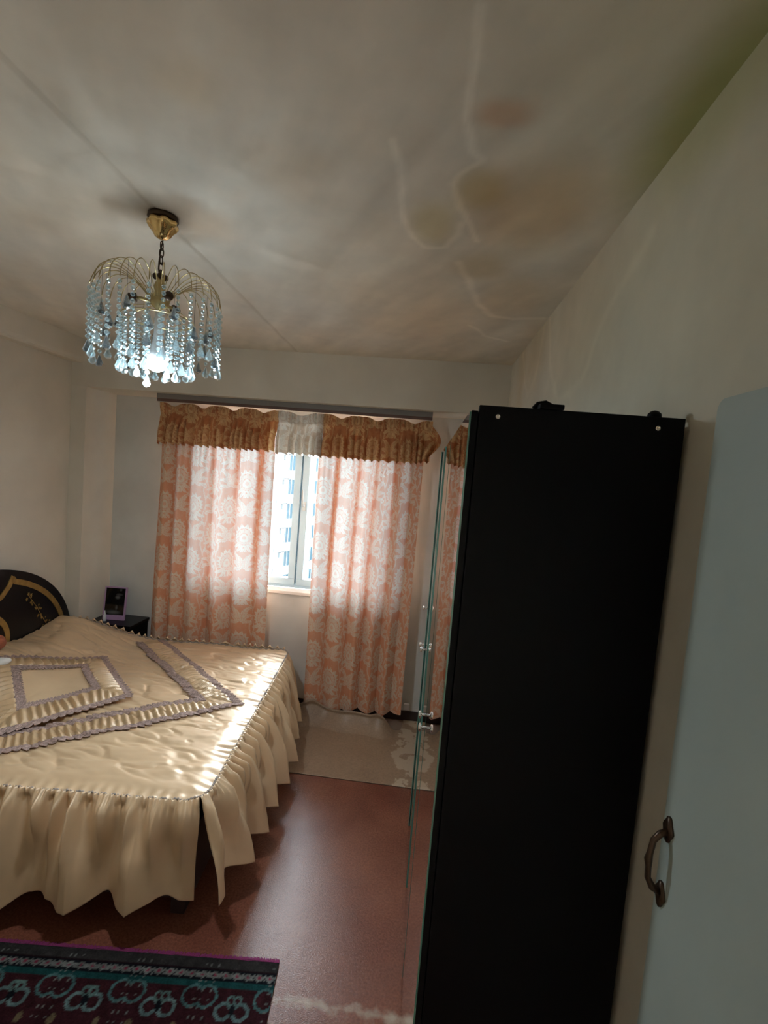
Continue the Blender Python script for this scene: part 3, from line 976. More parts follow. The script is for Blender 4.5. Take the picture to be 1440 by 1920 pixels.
def skirt(pts, seed, lam, drop, flare, hemw, bigA=0.036, puff=0.0, osc=1.0, endtaper=0.0, medA=0.024):
    nn = 560; nt = 70
    q, nrm, s = resample(pts, nn)
    # smooth normals so the cloth fans out at the corners
    k = 25
    pad = np.pad(nrm, ((k, k), (0, 0)), mode='edge')
    nrm = np.stack([np.convolve(pad[:, i], np.ones(2 * k + 1) / (2 * k + 1), 'valid') for i in (0, 1)], 1)
    nrm /= np.linalg.norm(nrm, axis=1)[:, None]
    tg = np.stack([-nrm[:, 1], nrm[:, 0]], 1)
    n = Noise2(seed)
    t = np.linspace(0, 1, nt)
    S, T = np.meshgrid(s, t, indexing='ij')
    ph = 2 * PI * (S / lam + 1.5 * (n(S * 2.6, S * 0 + 1) - 0.5)) + 0.8 * (n(S * 3, T * 1.5 + 4) - 0.5)
    big = 0.45 * np.cos(ph) + 0.55 * (1 - 2 * np.abs(np.sin(ph / 2)) ** 0.85)
    ph2 = 2 * PI * (S / (lam * 0.30) + 1.6 * (n(S * 5 + 9, S * 0 + 2) - 0.5)) + 0.6 * np.sin(S * 23)
    med = 0.4 * np.cos(ph2) + 0.6 * (1 - 2 * np.abs(np.sin(ph2 / 2)) ** 0.85)
    tiny = np.cos(2 * PI * (S / 0.024 + 1.0 * (n(S * 14, S * 0 + 5) - 0.5)))
    loc_amp = 0.6 + 0.9 * n(S * 2.2 + 3, S * 0 + 8)
    fold = big * bigA * sstep(0.06, 0.7, T) * loc_amp + med * medA * sstep(0.0, 0.12, T) * (1 - 0.85 * sstep(0.25, 0.85, T)) * (0.4 + 1.2 * n(S * 6 + 2, T * 2)) + tiny * 0.006 * (1 - sstep(0.02, 0.22, T))
    fold = fold + 0.010 * (n.fbm(S * 11 + 40, T * 3 + S * 3, 3) - 0.44) * sstep(0.05, 0.3, T)
    bul = 0.045 * (1 - np.exp(-T * 9))
    out = (bul + flare * T + fold) * osc * (1 - endtaper * sstep(0.80, 1.0, S / s[-1])) + 0.002
    hem = hemw * (n(S * 2.8 + 20, S * 0 + 1) - 0.5) * 2
    z = -drop * (T - 0.035 * (1 - np.exp(-T * 14))) + hem * T ** 2 + 0.006 * np.exp(-(T / 0.03) ** 2) - 0.022 * big * T * T
    z = z + puff * np.exp(-((T - 0.05) / 0.045) ** 2) * (0.6 + 0.4 * med)
    lat = 0.010 * np.sin(ph) * sstep(0.1, 0.8, T)
    px = q[:, 0][:, None] + nrm[:, 0][:, None] * out + tg[:, 0][:, None] * lat
    py = q[:, 1][:, None] + nrm[:, 1][:, None] * out + tg[:, 1][:, None] * lat
    zz = hz(q[:, 0], q[:, 1], False)[:, None] + z
    zz = np.maximum(zz, 0.03)
    v = np.stack([px, py, zz], -1).reshape(-1, 3)
    o = mesh('spread_skirt', v, grid_faces(nn, nt), 'satin', bs, smooth=True, world=False)
    sm = o.modifiers.new('thick', 'SOLIDIFY'); sm.thickness = 0.002; sm.offset = 0
    return o


skirt(near, 71, 0.36, 0.452, 0.030, 0.045, 0.046)
skirt(foot, 77, 0.21, 0.415, 0.080, 0.030, 0.070, endtaper=0.6, medA=0.036)
skirt(far, 83, 0.20, 0.40, 0.0, 0.015, 0.02, 0.040, osc=0.55)

# braid over the seam
for pts in (near, foot, far):
    q, nrm, s = resample(pts, 420)
    zz = hz(q[:, 0], q[:, 1]) + 0.003
    P = [(a, b2, c_) for (a, b2), c_ in zip(q, zz)]
    rad = [0.0042 + 0.0022 * math.sin(i * 1.9) for i in range(len(P))]
    MB().tube(P, rad, 6).build('seam_braid', 'braid', bs, smooth=True, world=False)


def strip(a, b2, w0, w1, parent, hf, name, mt, pleat=None, scal=None, lift=0.003, n_per_m=380, nw=14, clip=None, miter=(0, 0)):
    """flat trim from a to b2 between sideways offsets w0..w1, following surface height hf"""
    a = np.array(a); b2 = np.array(b2); Lg = np.linalg.norm(b2 - a); d = (b2 - a) / Lg; nrm = np.array([-d[1], d[0]])
    nn = max(8, int(Lg * n_per_m))
    s0 = np.linspace(0, 1, nn); wv = np.linspace(0, 1, nw)
    S, Wv = np.meshgrid(s0, wv, indexing='ij')
    ww0 = np.full_like(S, w0); ww1 = np.full_like(S, w1)
    if scal:
        per, dep, sides = scal
        sc = dep * np.abs(np.sin(PI * S * Lg / per)) ** 0.6
        if 0 in sides: ww0 = w0 + dep - sc
        if 1 in sides: ww1 = w1 - dep + sc
    off = ww0 + (ww1 - ww0) * Wv
    along = off * miter[0] + S * (Lg + off * miter[1] - off * miter[0])
    X = a[0] + d[0] * along + nrm[0] * off; Y = a[1] + d[1] * along + nrm[1] * off
    Z = hf(X, Y) + lift
    if pleat:
        lam, amp = pleat
        n = Noise2(int(abs(a[0] * 100)) + 5)
        ph = 2 * PI * (along / lam + 0.8 * (n(along * 7, off * 8) - 0.5)) + 5 * (off - w0) * math.copysign(1, w1)
        saw = np.mod(ph / (2 * PI), 1.0)
        hgt = np.where(saw < 0.75, saw / 0.75, (1 - saw) / 0.25)
        Z = Z + amp * hgt * (np.sin(PI * np.clip(Wv, 0, 1)) ** 0.35) * np.clip(np.minimum(S, 1 - S) * 14, 0.1, 1)
    elif scal:
        Z = Z + 0.0018 * np.cos(2 * PI * along / 0.012) * np.cos(2 * PI * off / 0.011)
    v = np.stack([X, Y, Z], -1).reshape(-1, 3)
    o = mesh(name, v, grid_faces(nn, nw), mt, parent, smooth=True, world=False)
    sm = o.modifiers.new('thick', 'SOLIDIFY'); sm.thickness = 0.0025; sm.offset = 0
    return o


apex = (1.625, -0.055)
farp = (0.735, 0.845)
nearp = (0.50, -0.845)


def turn(p, q):
    a = np.array(q) - np.array(p)
    return a / np.linalg.norm(a)


for (e, sgn) in ((farp, 1), (nearp, -1)):
    # band runs from the apex; offsets positive on the inner (head) side
    d1 = turn(apex, farp); d2 = turn(apex, nearp)
    cosang = float(d1 @ d2); half_ang = math.acos(cosang) / 2
    mt_ = 1 / math.tan(half_ang)
    k = 1 if sgn > 0 else -1
    kw = dict(parent=bs, hf=hz, miter=(mt_ * k, 0))
    for (w0, w1, nm, mt, ex) in ((0.0, 0.046, 'lace_trim', 'lace', dict(scal=(0.034, 0.020, (0,)), lift=0.008)),
                                 (0.036, 0.162, 'ruched_band', 'satin_ruched', dict(pleat=(0.034, 0.016), lift=0.004)),
                                 (0.152, 0.208, 'lace_trim', 'lace', dict(scal=(0.034, 0.022, (1,)), lift=0.009))):
        if k > 0:
            strip(apex, e, w0, w1, name=nm, mt=mt, **kw, **ex)
        else:
            if 'scal' in ex:
                p_, d_, sd = ex['scal']; ex = dict(ex); ex['scal'] = (p_, d_, (1,) if sd == (0,) else (0,))
            strip(apex, e, -w1, -w0, name=nm, mt=mt, **kw, **ex)

# ------------------------------------------------------------------ square cushion lying cornerwise on the bedspread
cu = empty('satin_cushion', (0, 0, 0)); cu.parent = None
cx_, cy_ = 0.574, -0.114
CSH = -0.15
cw_ = BO + Vector((cx_ * math.cos(BR) - cy_ * math.sin(BR), cx_ * math.sin(BR) + cy_ * math.cos(BR), 0))
cu.location = cw_
CA = -math.atan2(0.74, 0.673)
cu.rotation_euler = (0, 0, BR + CA)
tag(cu, 'flat square satin cushion with ruched lace border, lying cornerwise on the bedspread', 'cushion')
CH = 0.31


def hcu(p, q):
    p = np.asarray(p, float); q = np.asarray(q, float)
    ps = p + CSH * q
    X = cx_ + ps * math.cos(CA) - q * math.sin(CA); Y = cy_ + ps * math.sin(CA) + q * math.cos(CA)
    m_ = np.maximum(np.abs(p), np.abs(q)) / CH
    return hz(X, Y, False) + 0.014 + 0.040 * (1 - np.clip(m_, 0, 1) ** 3) + 0.008 * (N1.fbm(p * 9 + 3, q * 9) - 0.45)


U, W = np.meshgrid(np.linspace(-CH, CH, 90), np.linspace(-CH, CH, 90), indexing='ij')
top = np.stack([U, W, hcu(U, W)], -1).reshape(-1, 3)
Us = U + CSH * W
X_ = cx_ + Us * math.cos(CA) - W * math.sin(CA); Y_ = cy_ + Us * math.sin(CA) + W * math.cos(CA)
bot = np.stack([U, W, hz(X_, Y_, False) + 0.012], -1).reshape(-1, 3)
f1 = grid_faces(90, 90)
mesh('cushion_cover', np.concatenate([top, bot]), np.concatenate([f1, f1[:, ::-1] + 8100]), 'satin', cu, smooth=True, world=False)
cor = [(CH, CH), (CH, -CH), (-CH, -CH), (-CH, CH)]
for i in range(4):
    a, b2 = cor[i], cor[(i + 1) % 4]
    # going clockwise: outward is the positive side
    strip(a, b2, -0.020, 0.024, cu, hcu, 'lace_border', 'lace', scal=(0.034, 0.022, (1,)), lift=0.008, miter=(-1, 1))
    strip(a, b2, -0.125, -0.014, cu, hcu, 'ruched_border', 'satin_ruched', pleat=(0.038, 0.018), lift=0.003, miter=(-1, 1))
    strip(a, b2, -0.165, -0.118, cu, hcu, 'inner_lace', 'lace', scal=(0.034, 0.019, (0,)), lift=0.006, miter=(-1, 1))

# the cover is pulled slightly out of square
for o in list(cu.children):
    o.data.transform(Matrix(((1, CSH, 0, 0), (0, 1, 0, 0), (0, 0, 1, 0), (0, 0, 0, 1))))
    o.location.x += CSH * o.location.y

# ------------------------------------------------------------------ small things on the bed by the headboard
def lump(name, c, rx, ry, rz, mt, seed, rot=0.0, flat=0.0):
    n = Noise2(seed)
    a, b2 = np.meshgrid(np.linspace(0, 2 * PI, 40), np.linspace(-PI / 2, PI / 2, 24), indexing='ij')
    X = np.sign(np.cos(b2)) * np.abs(np.cos(b2)) ** 0.7 * np.cos(a) * rx
    Y = np.abs(np.cos(b2)) ** 0.7 * np.sin(a) * ry
    Z = np.sin(b2) * rz * (1 + 0.25 * (n(np.cos(a) * 2 + 5, np.sin(a) * 2 + 5) - 0.5))
    X2 = X * math.cos(rot) - Y * math.sin(rot); Y2 = X * math.sin(rot) + Y * math.cos(rot)
    v = np.stack([X2 + c[0], Y2 + c[1], np.maximum(Z, -rz * 0.8) + c[2]], -1).reshape(-1, 3)
    return mesh(name, v, grid_faces(40, 24), mt, smooth=True, base=True)


pc = on(-14, 1214, 2, 0.75)
o = lump('bolster_cushion', (pc.x, pc.y, 0.775), 0.065, 0.055, 0.045, 'rust_plush', 91, 0.5)
tag(o, 'small rust-coloured plush cushion at the left edge of the photo on the bed', 'cushion')
pc = on(-10, 1248, 2, 0.72)
o = lump('folded_cloth', (pc.x, pc.y, 0.735), 0.075, 0.032, 0.022, 'white_paint', 92, 0.9)
tag(o, 'rolled cream cloth lying beside the rust cushion on the bed', 'cloth')

# ------------------------------------------------------------------ wardrobe
XF0 = 0.0803
WY0, WY1, WZT = 1.025, 3.0, 2.094
wd = empty('wardrobe', (0.3, 2.0, 0))
tag(wd, 'tall black wardrobe with full-length mirrored doors along the right wall', 'wardrobe')
PX0 = 0.1008
MB().box(PX0, 0.5126, WY0, WY0 + 0.018, 0.0005, WZT, 0.0015).build('side_panel', 'black_wood', wd)
MB().box(PX0, 0.5126, WY1 - 0.018, WY1, 0.0005, WZT, 0.0015).build('side_panel', 'black_wood', wd)
MB().box(PX0, 0.5126, WY0 + 0.018, WY1 - 0.018, WZT - 0.03, WZT - 0.012, 0.001).build('top_panel', 'black_wood', wd)
MB().box(0.505, 0.5126, WY0 + 0.018, WY1 - 0.018, 0.02, WZT - 0.03).build('back_panel', 'black_wood', wd)
MB().box(PX0 + 0.006, PX0 + 0.02, WY0 + 0.018, WY1 - 0.018, 0.0005, 0.012).build('plinth', 'black_wood', wd)
for yy in (1.728, 2.14, 2.545):
    MB().box(PX0 + 0.004, 0.505, yy - 0.008, yy + 0.008, 0.012, WZT - 0.03).build('partition', 'black_wood', wd)
gaps = [WY0, 1.728, 2.14, 2.545, WY1]
swing = [0.0, 0.12, 0.60, 0.75]
for i in range(4):
    y0, y1 = gaps[i] + (0.0 if i == 0 else 0.0025), gaps[i + 1] - 0.0025
    hinge_y = y0 if i == 0 else y1
    dm = empty('door', (PX0 - 0.002, hinge_y - 2.0 + 2.0, 0))
    dm.parent = wd
    dm.location = (PX0 - 0.002 - 0.3, hinge_y - 2.0, 0)
    dm.rotation_euler = (0, 0, math.radians(-swing[i]))
    a, b2 = y0 - hinge_y, y1 - hinge_y
    zt = WZT - 0.012
    MB().box(-0.0135, 0.0, a, b2, 0.006, zt, 0.0012).build('door_leaf', 'black_wood', dm, world=False)
    ml = MB()
    ml.box(-0.0175, -0.0137, a + 0.001, b2 - 0.001, 0.008, zt - 0.003 if i == 0 else zt - 0.10 * 0, 0.0)
    mo = ml.build('mirror_glass', 'mirror', dm, world=False)
    mo.data.materials.append(MATS['glass_edge'])
    for p in mo.data.polygons:
        if abs(p.normal.x) < 0.5:
            p.material_index = 1
    # chrome knob near the opening edge
    kz = (1.035, 1.045, 1.03, 1.03)[i]
    ky = (b2 - 0.035) if i % 2 == 0 else (a + 0.035)
    kn = MB()
    prof = [(0.005, 0.0), (0.005, 0.014), (0.007, 0.016), (0.014, 0.018), (0.0155, 0.021), (0.013, 0.025), (0.006, 0.027)]
    kn.lathe(prof, seg=14)
    vv = [(-0.0175 - z_, ky + x_, kz + y_) for x_, y_, z_ in kn.v]
    k2 = MB(); k2.v = vv; k2.f = kn.f
    k2.build('knob', 'chrome', dm, smooth=True, world=False)
kn = MB(); kn.lathe(prof, seg=14)
k2 = MB(); k2.v = [(XF0 - z_, 2.66 + x_, 1.215 + y_) for x_, y_, z_ in kn.v]; k2.f = kn.f
k2.build('knob', 'chrome', wd, smooth=True)
for (sx_, sz_) in ((0.140, 2.072), (0.4605, 2.071)):
    kn = MB(); kn.lathe([(0.0052, 0.0), (0.0052, 0.0012), (0.0045, 0.002), (0.0018, 0.002), (0.0016, 0.0008)], seg=14)
    k2 = MB(); k2.v = [(sx_ + x_, WY0 - z_, sz_ + y_) for x_, y_, z_ in kn.v]; k2.f = kn.f
    o = k2.build('screw', 'chrome', wd, smooth=True)
    o['label'] = 'round metal screw head near the top edge of the black side panel'

# things lying on the wardrobe
mb = MB()
mb.box(0.222, 0.272, 1.02, 1.14, WZT, WZT + 0.011, 0.003)
mb.tube([(0.215, 1.05, WZT + 0.004), (0.224, 1.05, WZT + 0.013), (0.24, 1.05, WZT + 0.0165), (0.256, 1.05, WZT + 0.012)], [0.004, 0.006, 0.006, 0.003], 8)
o = mb.build('folded_bag', 'black_wood', smooth=False, base=True)
tag(o, 'flat black folded bag sticking up over the front top edge of the wardrobe', 'bag')
kn = MB(); kn.lathe([(0.010, 0.0), (0.014, 0.004), (0.013, 0.011), (0.008, 0.016), (0.003, 0.018)], (0.466, 1.06, WZT), 14)
o = kn.build('bottle_cap', 'black_wood', smooth=True, base=True)
tag(o, 'small dark round cap on the wardrobe top near the wall', 'cap')

# ------------------------------------------------------------------ open door along the right wall
DX, DY, DZ = 0.4549, 0.8183, 2.094
dr = empty('door_1', (DX + 0.02, -0.05, 0)); struct(dr)
pts = []
rc = 0.018
pts = [(-0.05, 0.008), (DY, 0.008), (DY, DZ - rc)] + [(DY - rc + rc * math.cos(t), DZ - rc + rc * math.sin(t)) for t in np.linspace(0.2, PI / 2, 7)] + [(-0.05, DZ)]
MB().prism(pts, DX, DX + 0.004, 0).build('door_face', 'door_paint', dr)
MB().prism(pts, DX + 0.036, DX + 0.04, 0).build('door_face', 'door_paint', dr)
pe = [(p[0] - 0.002 if p[0] > 0 else p[0], p[1]) for p in pts]
MB().prism(pe, DX + 0.004, DX + 0.036, 0).build('door_core', 'door_edge', dr)
# curled bow handle
hy, hz0, hz1 = DY - 0.020, 1.262, 1.392
hd = MB()
hd.prism([(hy + 0.012 * math.cos(t) * (1 + 0.25 * math.cos(4 * t)), hz1 - 0.008 + 0.022 * math.sin(t)) for t in np.linspace(0, 2 * PI, 20, endpoint=False)], DX - 0.004, DX + 0.001, 0)
hd.prism([(hy + 0.012 * math.cos(t) * (1 + 0.25 * math.cos(4 * t)), hz0 + 0.008 + 0.022 * math.sin(t)) for t in np.linspace(0, 2 * PI, 20, endpoint=False)], DX - 0.004, DX + 0.001, 0)
bow = [(DX - 0.001, hy, hz1 - 0.012), (DX - 0.014, hy, hz1 - 0.018), (DX - 0.023, hy, hz1 - 0.030), (DX - 0.026, hy, (hz0 + hz1) / 2 + 0.012), (DX - 0.0275, hy, (hz0 + hz1) / 2), (DX - 0.026, hy, (hz0 + hz1) / 2 - 0.012), (DX - 0.025, hy, hz0 + 0.034), (DX - 0.016, hy, hz0 + 0.018), (DX - 0.001, hy, hz0 + 0.010)]
hd.tube(bow, [0.006, 0.0055, 0.005, 0.005, 0.0066, 0.005, 0.005, 0.006, 0.006], 10)
hd.build('door_handle', 'bronze', dr, smooth=True)['label'] = 'dark curled bow handle'

# ------------------------------------------------------------------ nightstand, photo frame, bottle
NT = 0.62
ns = empty('nightstand', (-2.335, 3.56, 0))
tag(ns, 'black nightstand in the niche corner between the bed and the curtain', 'nightstand')
MB().box(-2.515, -2.155, 3.45, 3.715, NT - 0.02, NT, 0.003).build('table_top', 'lacquer', ns)
MB().box(-2.505, -2.165, 3.46, 3.71, 0.02, NT - 0.02, 0.002).build('body', 'black_wood', ns)
for k in range(2):
    d_ = MB().box(-2.495, -2.175, 3.448, 3.46, 0.06 + k * 0.27, 0.31 + k * 0.27, 0.003).build('drawer', 'lacquer', ns)
    MB().lathe([(0.006, -0.004), (0.012, 0.0), (0.006, 0.004)], (-2.335, 3.443, 0.185 + k * 0.27), 12).build('drawer_knob', 'chrome', d_, smooth=True)
pf = empty('photo_frame', (-2.365, 3.56, NT), 0.10)
pf.rotation_euler = (math.radians(-7), 0, 0.10)
tag(pf, 'lavender-framed dark photograph leaning in the corner on the nightstand', 'photo frame')
fwid, fh = 0.172, 0.262
fm = MB()
fm.box(-fwid / 2, fwid / 2, -0.008, 0.012, 0.0, 0.040, 0.002); fm.box(-fwid / 2, fwid / 2, -0.008, 0.012, fh - 0.010, fh, 0.002)
fm.box(-fwid / 2, -fwid / 2 + 0.010, -0.008, 0.012, 0.04, fh - 0.010, 0.002); fm.box(fwid / 2 - 0.010, fwid / 2, -0.008, 0.012, 0.04, fh - 0.010, 0.002)
fm.build('frame', 'lavender', pf, world=False)
nu, nv = 50, 70
U, W = np.meshgrid(np.linspace(0, 1, nu), np.linspace(0, 1, nv), indexing='ij')
pc_ = 0.004 + 0 * U
for (a, b2, rx, ry, s) in ((0.62, 0.66, 0.10, 0.05, 0.12), (0.70, 0.76, 0.14, 0.04, 0.06), (0.6, 0.28, 0.05, 0.07, 0.10), (0.45, 0.10, 0.3, 0.06, 0.10), (0.75, 0.93, 0.05, 0.04, 0.07)):
    pc_ = pc_ + s * blob(U, W, a, b2, rx, ry, 0.8)
v = np.stack([-fwid / 2 + 0.009 + U * (fwid - 0.018), -0.004 + 0 * U, 0.039 + W * (fh - 0.048)], -1).reshape(-1, 3)
mesh('photograph', v, grid_faces(nu, nv), 'photo_print', pf, world=False, col=np.stack([pc_.ravel()] * 3, 1))
MB().box(-fwid / 2 + 0.006, fwid / 2 - 0.006, 0.002, 0.010, 0.006, fh - 0.006).build('backing', 'black_wood', pf, world=False)
bo = empty('small_bottle', (-2.408, 3.515, NT))
tag(bo, 'tiny white plastic bottle standing in front of the photo frame', 'bottle')
MB().lathe([(0.011, 0.0), (0.0125, 0.003), (0.0125, 0.042), (0.009, 0.050), (0.006, 0.053)], (0, 0, 0), 16).build('bottle_body', 'white_plastic', bo, True, world=False)
MB().lathe([(0.0068, 0.0515), (0.0066, 0.062), (0.0038, 0.072), (0.003, 0.085)], (0, 0, 0), 14).build('nozzle_cap', 'white_plastic', bo, True, world=False)

# ------------------------------------------------------------------ rug
RA = 0.085
rg = empty('rug', (-0.402, 1.724, 0.0), RA)
tag(rg, 'dark red and teal patterned oriental rug on the floor at the side of the bed', 'rug')
RWd, RLn = 1.95, 1.35
nu, nv = 330, 240
U, W = np.meshgrid(np.linspace(0, RWd, nu), np.linspace(0.010, RLn, nv), indexing='ij')
RED = np.array([0.035, 0.008, 0.011]); DRED = np.array([0.014, 0.005, 0.007]); TEAL = np.array([0.008, 0.05, 0.05]); CREAM = np.array([0.15, 0.155, 0.145]); NAVY = np.array([0.005, 0.006, 0.009]); GREY = np.array([0.030, 0.027, 0.026])
dist = np.minimum(np.minimum(W, RLn - W), np.minimum(U + 10, RWd - U))
run = U
col = np.ones((nu, nv, 3)) * NAVY


def paint(mask, c):
    global col
    col = np.where(mask[..., None], c, col)


paint(dist < 0.05, GREY)
paint((dist > 0.05) & (dist < 0.055), DRED)
g1 = 0.016 * np.abs(np.sin(run * PI / 0.042))
paint((dist >= 0.055) & (dist < 0.098), NAVY)
paint(np.abs(dist - 0.068 - g1) < 0.005, CREAM)
paint(np.abs(dist - 0.084 + g1) < 0.005, CREAM)
paint((np.hypot((np.mod(run, 0.042) - 0.021), dist - 0.076) < 0.006), np.array([0.20, 0.02, 0.05]))
paint((dist >= 0.098) & (dist < 0.118), TEAL)
paint((dist >= 0.118) & (dist < 0.30), RED)
bx_ = np.mod(run, 0.26) - 0.13; by_ = dist - 0.205
for sg in (-1, 1):
    rr = np.hypot(bx_ - sg * 0.030, (by_ + 0.01) * 1.0)
    paint((rr > 0.020) & (rr < 0.032), np.array([0.11, 0.17, 0.17]))
    rr = np.hypot((bx_ - sg * 0.012) * 1.2, by_ + 0.045)
    paint((rr > 0.010) & (rr < 0.020), np.array([0.09, 0.15, 0.14]))
    rr = np.hypot(bx_ - sg * 0.105, by_ + 0.055)
    paint((rr > 0.030) & (rr < 0.040), np.array([0.06, 0.13, 0.13]))
    paint(np.hypot((bx_ - sg * 0.075) * 1.5, by_ - 0.05) < 0.017, np.array([0.12, 0.09, 0.05]))
paint(np.hypot(bx_ * 1.6, by_ + 0.015) < 0.018, NAVY)
paint((np.hypot(np.mod(bx_ + 0.13, 0.03) - 0.015, np.mod(by_, 0.03) - 0.015) < 0.004) & (np.abs(bx_) > 0.09), CREAM)
paint((dist >= 0.30) & (dist < 0.318), TEAL)
g2 = 0.014 * np.abs(np.sin(run * PI / 0.04))
paint((dist >= 0.318) & (dist < 0.352), NAVY)
paint(np.abs(dist - 0.328 - g2) < 0.005, CREAM * 0.8)
inner = dist >= 0.352
q_ = np.hypot(np.mod(U, 0.16) - 0.08, np.mod(W, 0.16) - 0.08)
paint(inner, DRED); paint(inner & (q_ > 0.045) & (q_ < 0.055), CREAM * 0.5); paint(inner & (q_ < 0.02), TEAL)
col = col * 0.8 * (0.45 + 1.1 * NZ.fbm(U * 45, W * 45))[..., None]
zz = 0.007 + 0.002 * NZ.fbm(U * 20, W * 20)
edge_z = np.minimum(1, dist / 0.012 + 0.3)
v = np.stack([-U, -W, zz * edge_z], -1).reshape(-1, 3)
mesh('pile', v, grid_faces(nu, nv), 'rug', rg, smooth=True, world=False, col=col.reshape(-1, 3))
fg = MB()
fr_r = random.Random(4)
x_ = 0.0
fv = []; 
for k in range(420):
    x_ = RWd * k / 420
    l_ = 0.008 + fr_r.uniform(0, 0.006)
    a = -x_; s_ = fr_r.uniform(-0.003, 0.003)
    fg.add([(a, -0.014, 0.009), (a - 0.005, -0.014, 0.009), (a - 0.005 + s_, l_ - 0.006, 0.003), (a + s_, l_ - 0.006, 0.003)], [(0, 1, 2, 3)])
o = fg.build('fringe', 'rug_fringe', rg, world=False)
o['label'] = 'magenta fringe along the far edge'

# ------------------------------------------------------------------ socket box by the skirting
sb = empty('cable_box', (0.012, 3.70, 0.075))
tag(sb, 'small white cable box on the skirting board right of the curtain hem', 'box')
MB().box(-0.010, 0.034, 3.690, 3.7205, 0.10, 0.145, 0.004).build('box_body', 'white_plastic', sb)
MB().box(-0.002, 0.026, 3.6885, 3.6905, 0.108, 0.137, 0.001).build('box_lid', 'white_plastic', sb)

# ------------------------------------------------------------------ chandelier
CX, CY = -0.962, 1.63
ch = empty('chandelier', (CX, CY, 2.17))
tag(ch, 'small brass chandelier hung with crystal bead strings and a lit bulb', 'chandelier')
can = MB()
can.lathe([(0.043, 0.0), (0.048, -0.008), (0.047, -0.017), (0.041, -0.028), (0.031, -0.041), (0.025, -0.053), (0.015, -0.060), (0.005, -0.063)], (CX, CY, H - 0.014), 40,
          lambda t, i: 1 + (0.10 if i in (1, 2, 3) else 0.06) * math.cos(7 * t + 0.6 * i))
can.build('canopy', 'brass', ch, smooth=True)['label'] = 'polished brass ceiling canopy'
MB().lathe([(0.046, 0.0), (0.050, -0.016)], (CX, CY, H + 0.004), 30).build('mounting_plate', 'bronze', ch, smooth=True)
# chain
links = 5
zt, zb = 2.664, 2.545
for k in range(links):
    zc = zt - (zt - zb) * (k + 0.5) / links
    hh = (zt - zb) / links * 0.62
    pts = []
    for t in np.linspace(0, 2 * PI, 20, endpoint=False):
        a = 0.0065 * math.cos(t); b2 = hh * math.copysign(abs(math.sin(t)) ** 0.7, math.sin(t))
        pts.append((CX + (a if k % 2 else 0.15 * a), CY + (0.15 * a if k % 2 else a), zc + b2))
    MB().tube(pts, 0.0021, 6, closed=True).build('chain_link', 'bronze', ch, smooth=True)
MB().tube([(CX + 0.003, CY, 2.67), (CX - 0.003, CY, 2.64), (CX - 0.009, CY + 0.002, 2.60), (CX - 0.009, CY, 2.575), (CX - 0.004, CY, 2.55), (CX, CY, 2.53)], 0.0022, 6).build('cable', 'bronze', ch, smooth=True)
hub = MB()
hub.lathe([(0.006, 2.555), (0.016, 2.55), (0.013, 2.535), (0.020, 2.515), (0.014, 2.50), (0.026, 2.485), (0.034, 2.47), (0.030, 2.455), (0.012, 2.44), (0.006, 2.43)], (CX, CY, 0), 24)
hub.build('hub', 'brass_wire', ch, smooth=True)
for k in range(4):
    t = 0.5 + k * PI / 2
    kb = MB(); kb.lathe([(0.004, -0.010), (0.0095, -0.004), (0.0095, 0.005), (0.004, 0.010)], (CX + 0.016 * math.cos(t), CY + 0.016 * math.sin(t), 2.548), 12)
    kb.build('knob', 'bronze', ch, smooth=True)
# three lamp holders reaching out under the wires
for k in range(3):
    t = math.radians((200, 318, 82)[k])
    dx, dy = math.cos(t), math.sin(t)
    mb = MB()
    mb.tube([(CX + dx * 0.02, CY + dy * 0.02, 2.462), (CX + dx * 0.06, CY + dy * 0.06, 2.468), (CX + dx * 0.075, CY + dy * 0.075, 2.468)], 0.006, 8)
    ao = mb.build('lamp_arm', 'brass_wire', ch, smooth=True)
    MB().tube([(CX + dx * 0.072, CY + dy * 0.072, 2.468), (CX + dx * 0.096, CY + dy * 0.096, 2.466)], 0.014, 14).build('lamp_holder', 'bronze', ao, smooth=True)
# ring that carries the inner strings
MB().tube([(CX + 0.115 * math.cos(t), CY + 0.115 * math.sin(t), 2.405) for t in np.linspace(0, 2 * PI, 48, endpoint=False)], 0.0022, 6, closed=True).build('ring', 'brass_wire', ch, smooth=True)
for k in range(6):
    t = k * PI / 3
    MB().tube([(CX + 0.02 * math.cos(t), CY + 0.02 * math.sin(t), 2.452), (CX + 0.08 * math.cos(t), CY + 0.08 * math.sin(t), 2.43), (CX + 0.115 * math.cos(t), CY + 0.115 * math.sin(t), 2.405)], 0.0015, 5).build('ring_spoke', 'brass_wire', ch, smooth=True)


def bead(mb, c, r, seg=8):
    prof = [(0.15 * r, -r), (0.72 * r, -0.68 * r), (r, -0.1 * r), (r, 0.1 * r), (0.72 * r, 0.68 * r), (0.15 * r, r)]
    mb.lathe([(a, b2) for a, b2 in prof], c, seg)


def drop_mesh(mb, c, L_, r, seg=8):
    mb.lathe([(0.06 * r, 0.0), (0.25 * r, -0.12 * L_), (0.62 * r, -0.42 * L_), (r, -0.70 * L_), (0.75 * r, -0.90 * L_), (0.12 * r, -L_)], c, seg)


def catmull(a, t):
    n = len(a); out = []
    for q in t:
        i = min(int(q), n - 2); f = q - i
        p0, p1, p2, p3 = a[max(i - 1, 0)], a[i], a[i + 1], a[min(i + 2, n - 1)]
        out.append(0.5 * (2 * p1 + (p2 - p0) * f + (2 * p0 - 5 * p1 + 4 * p2 - p3) * f * f + (3 * p1 - p0 - 3 * p2 + p3) * f ** 3))
    return out


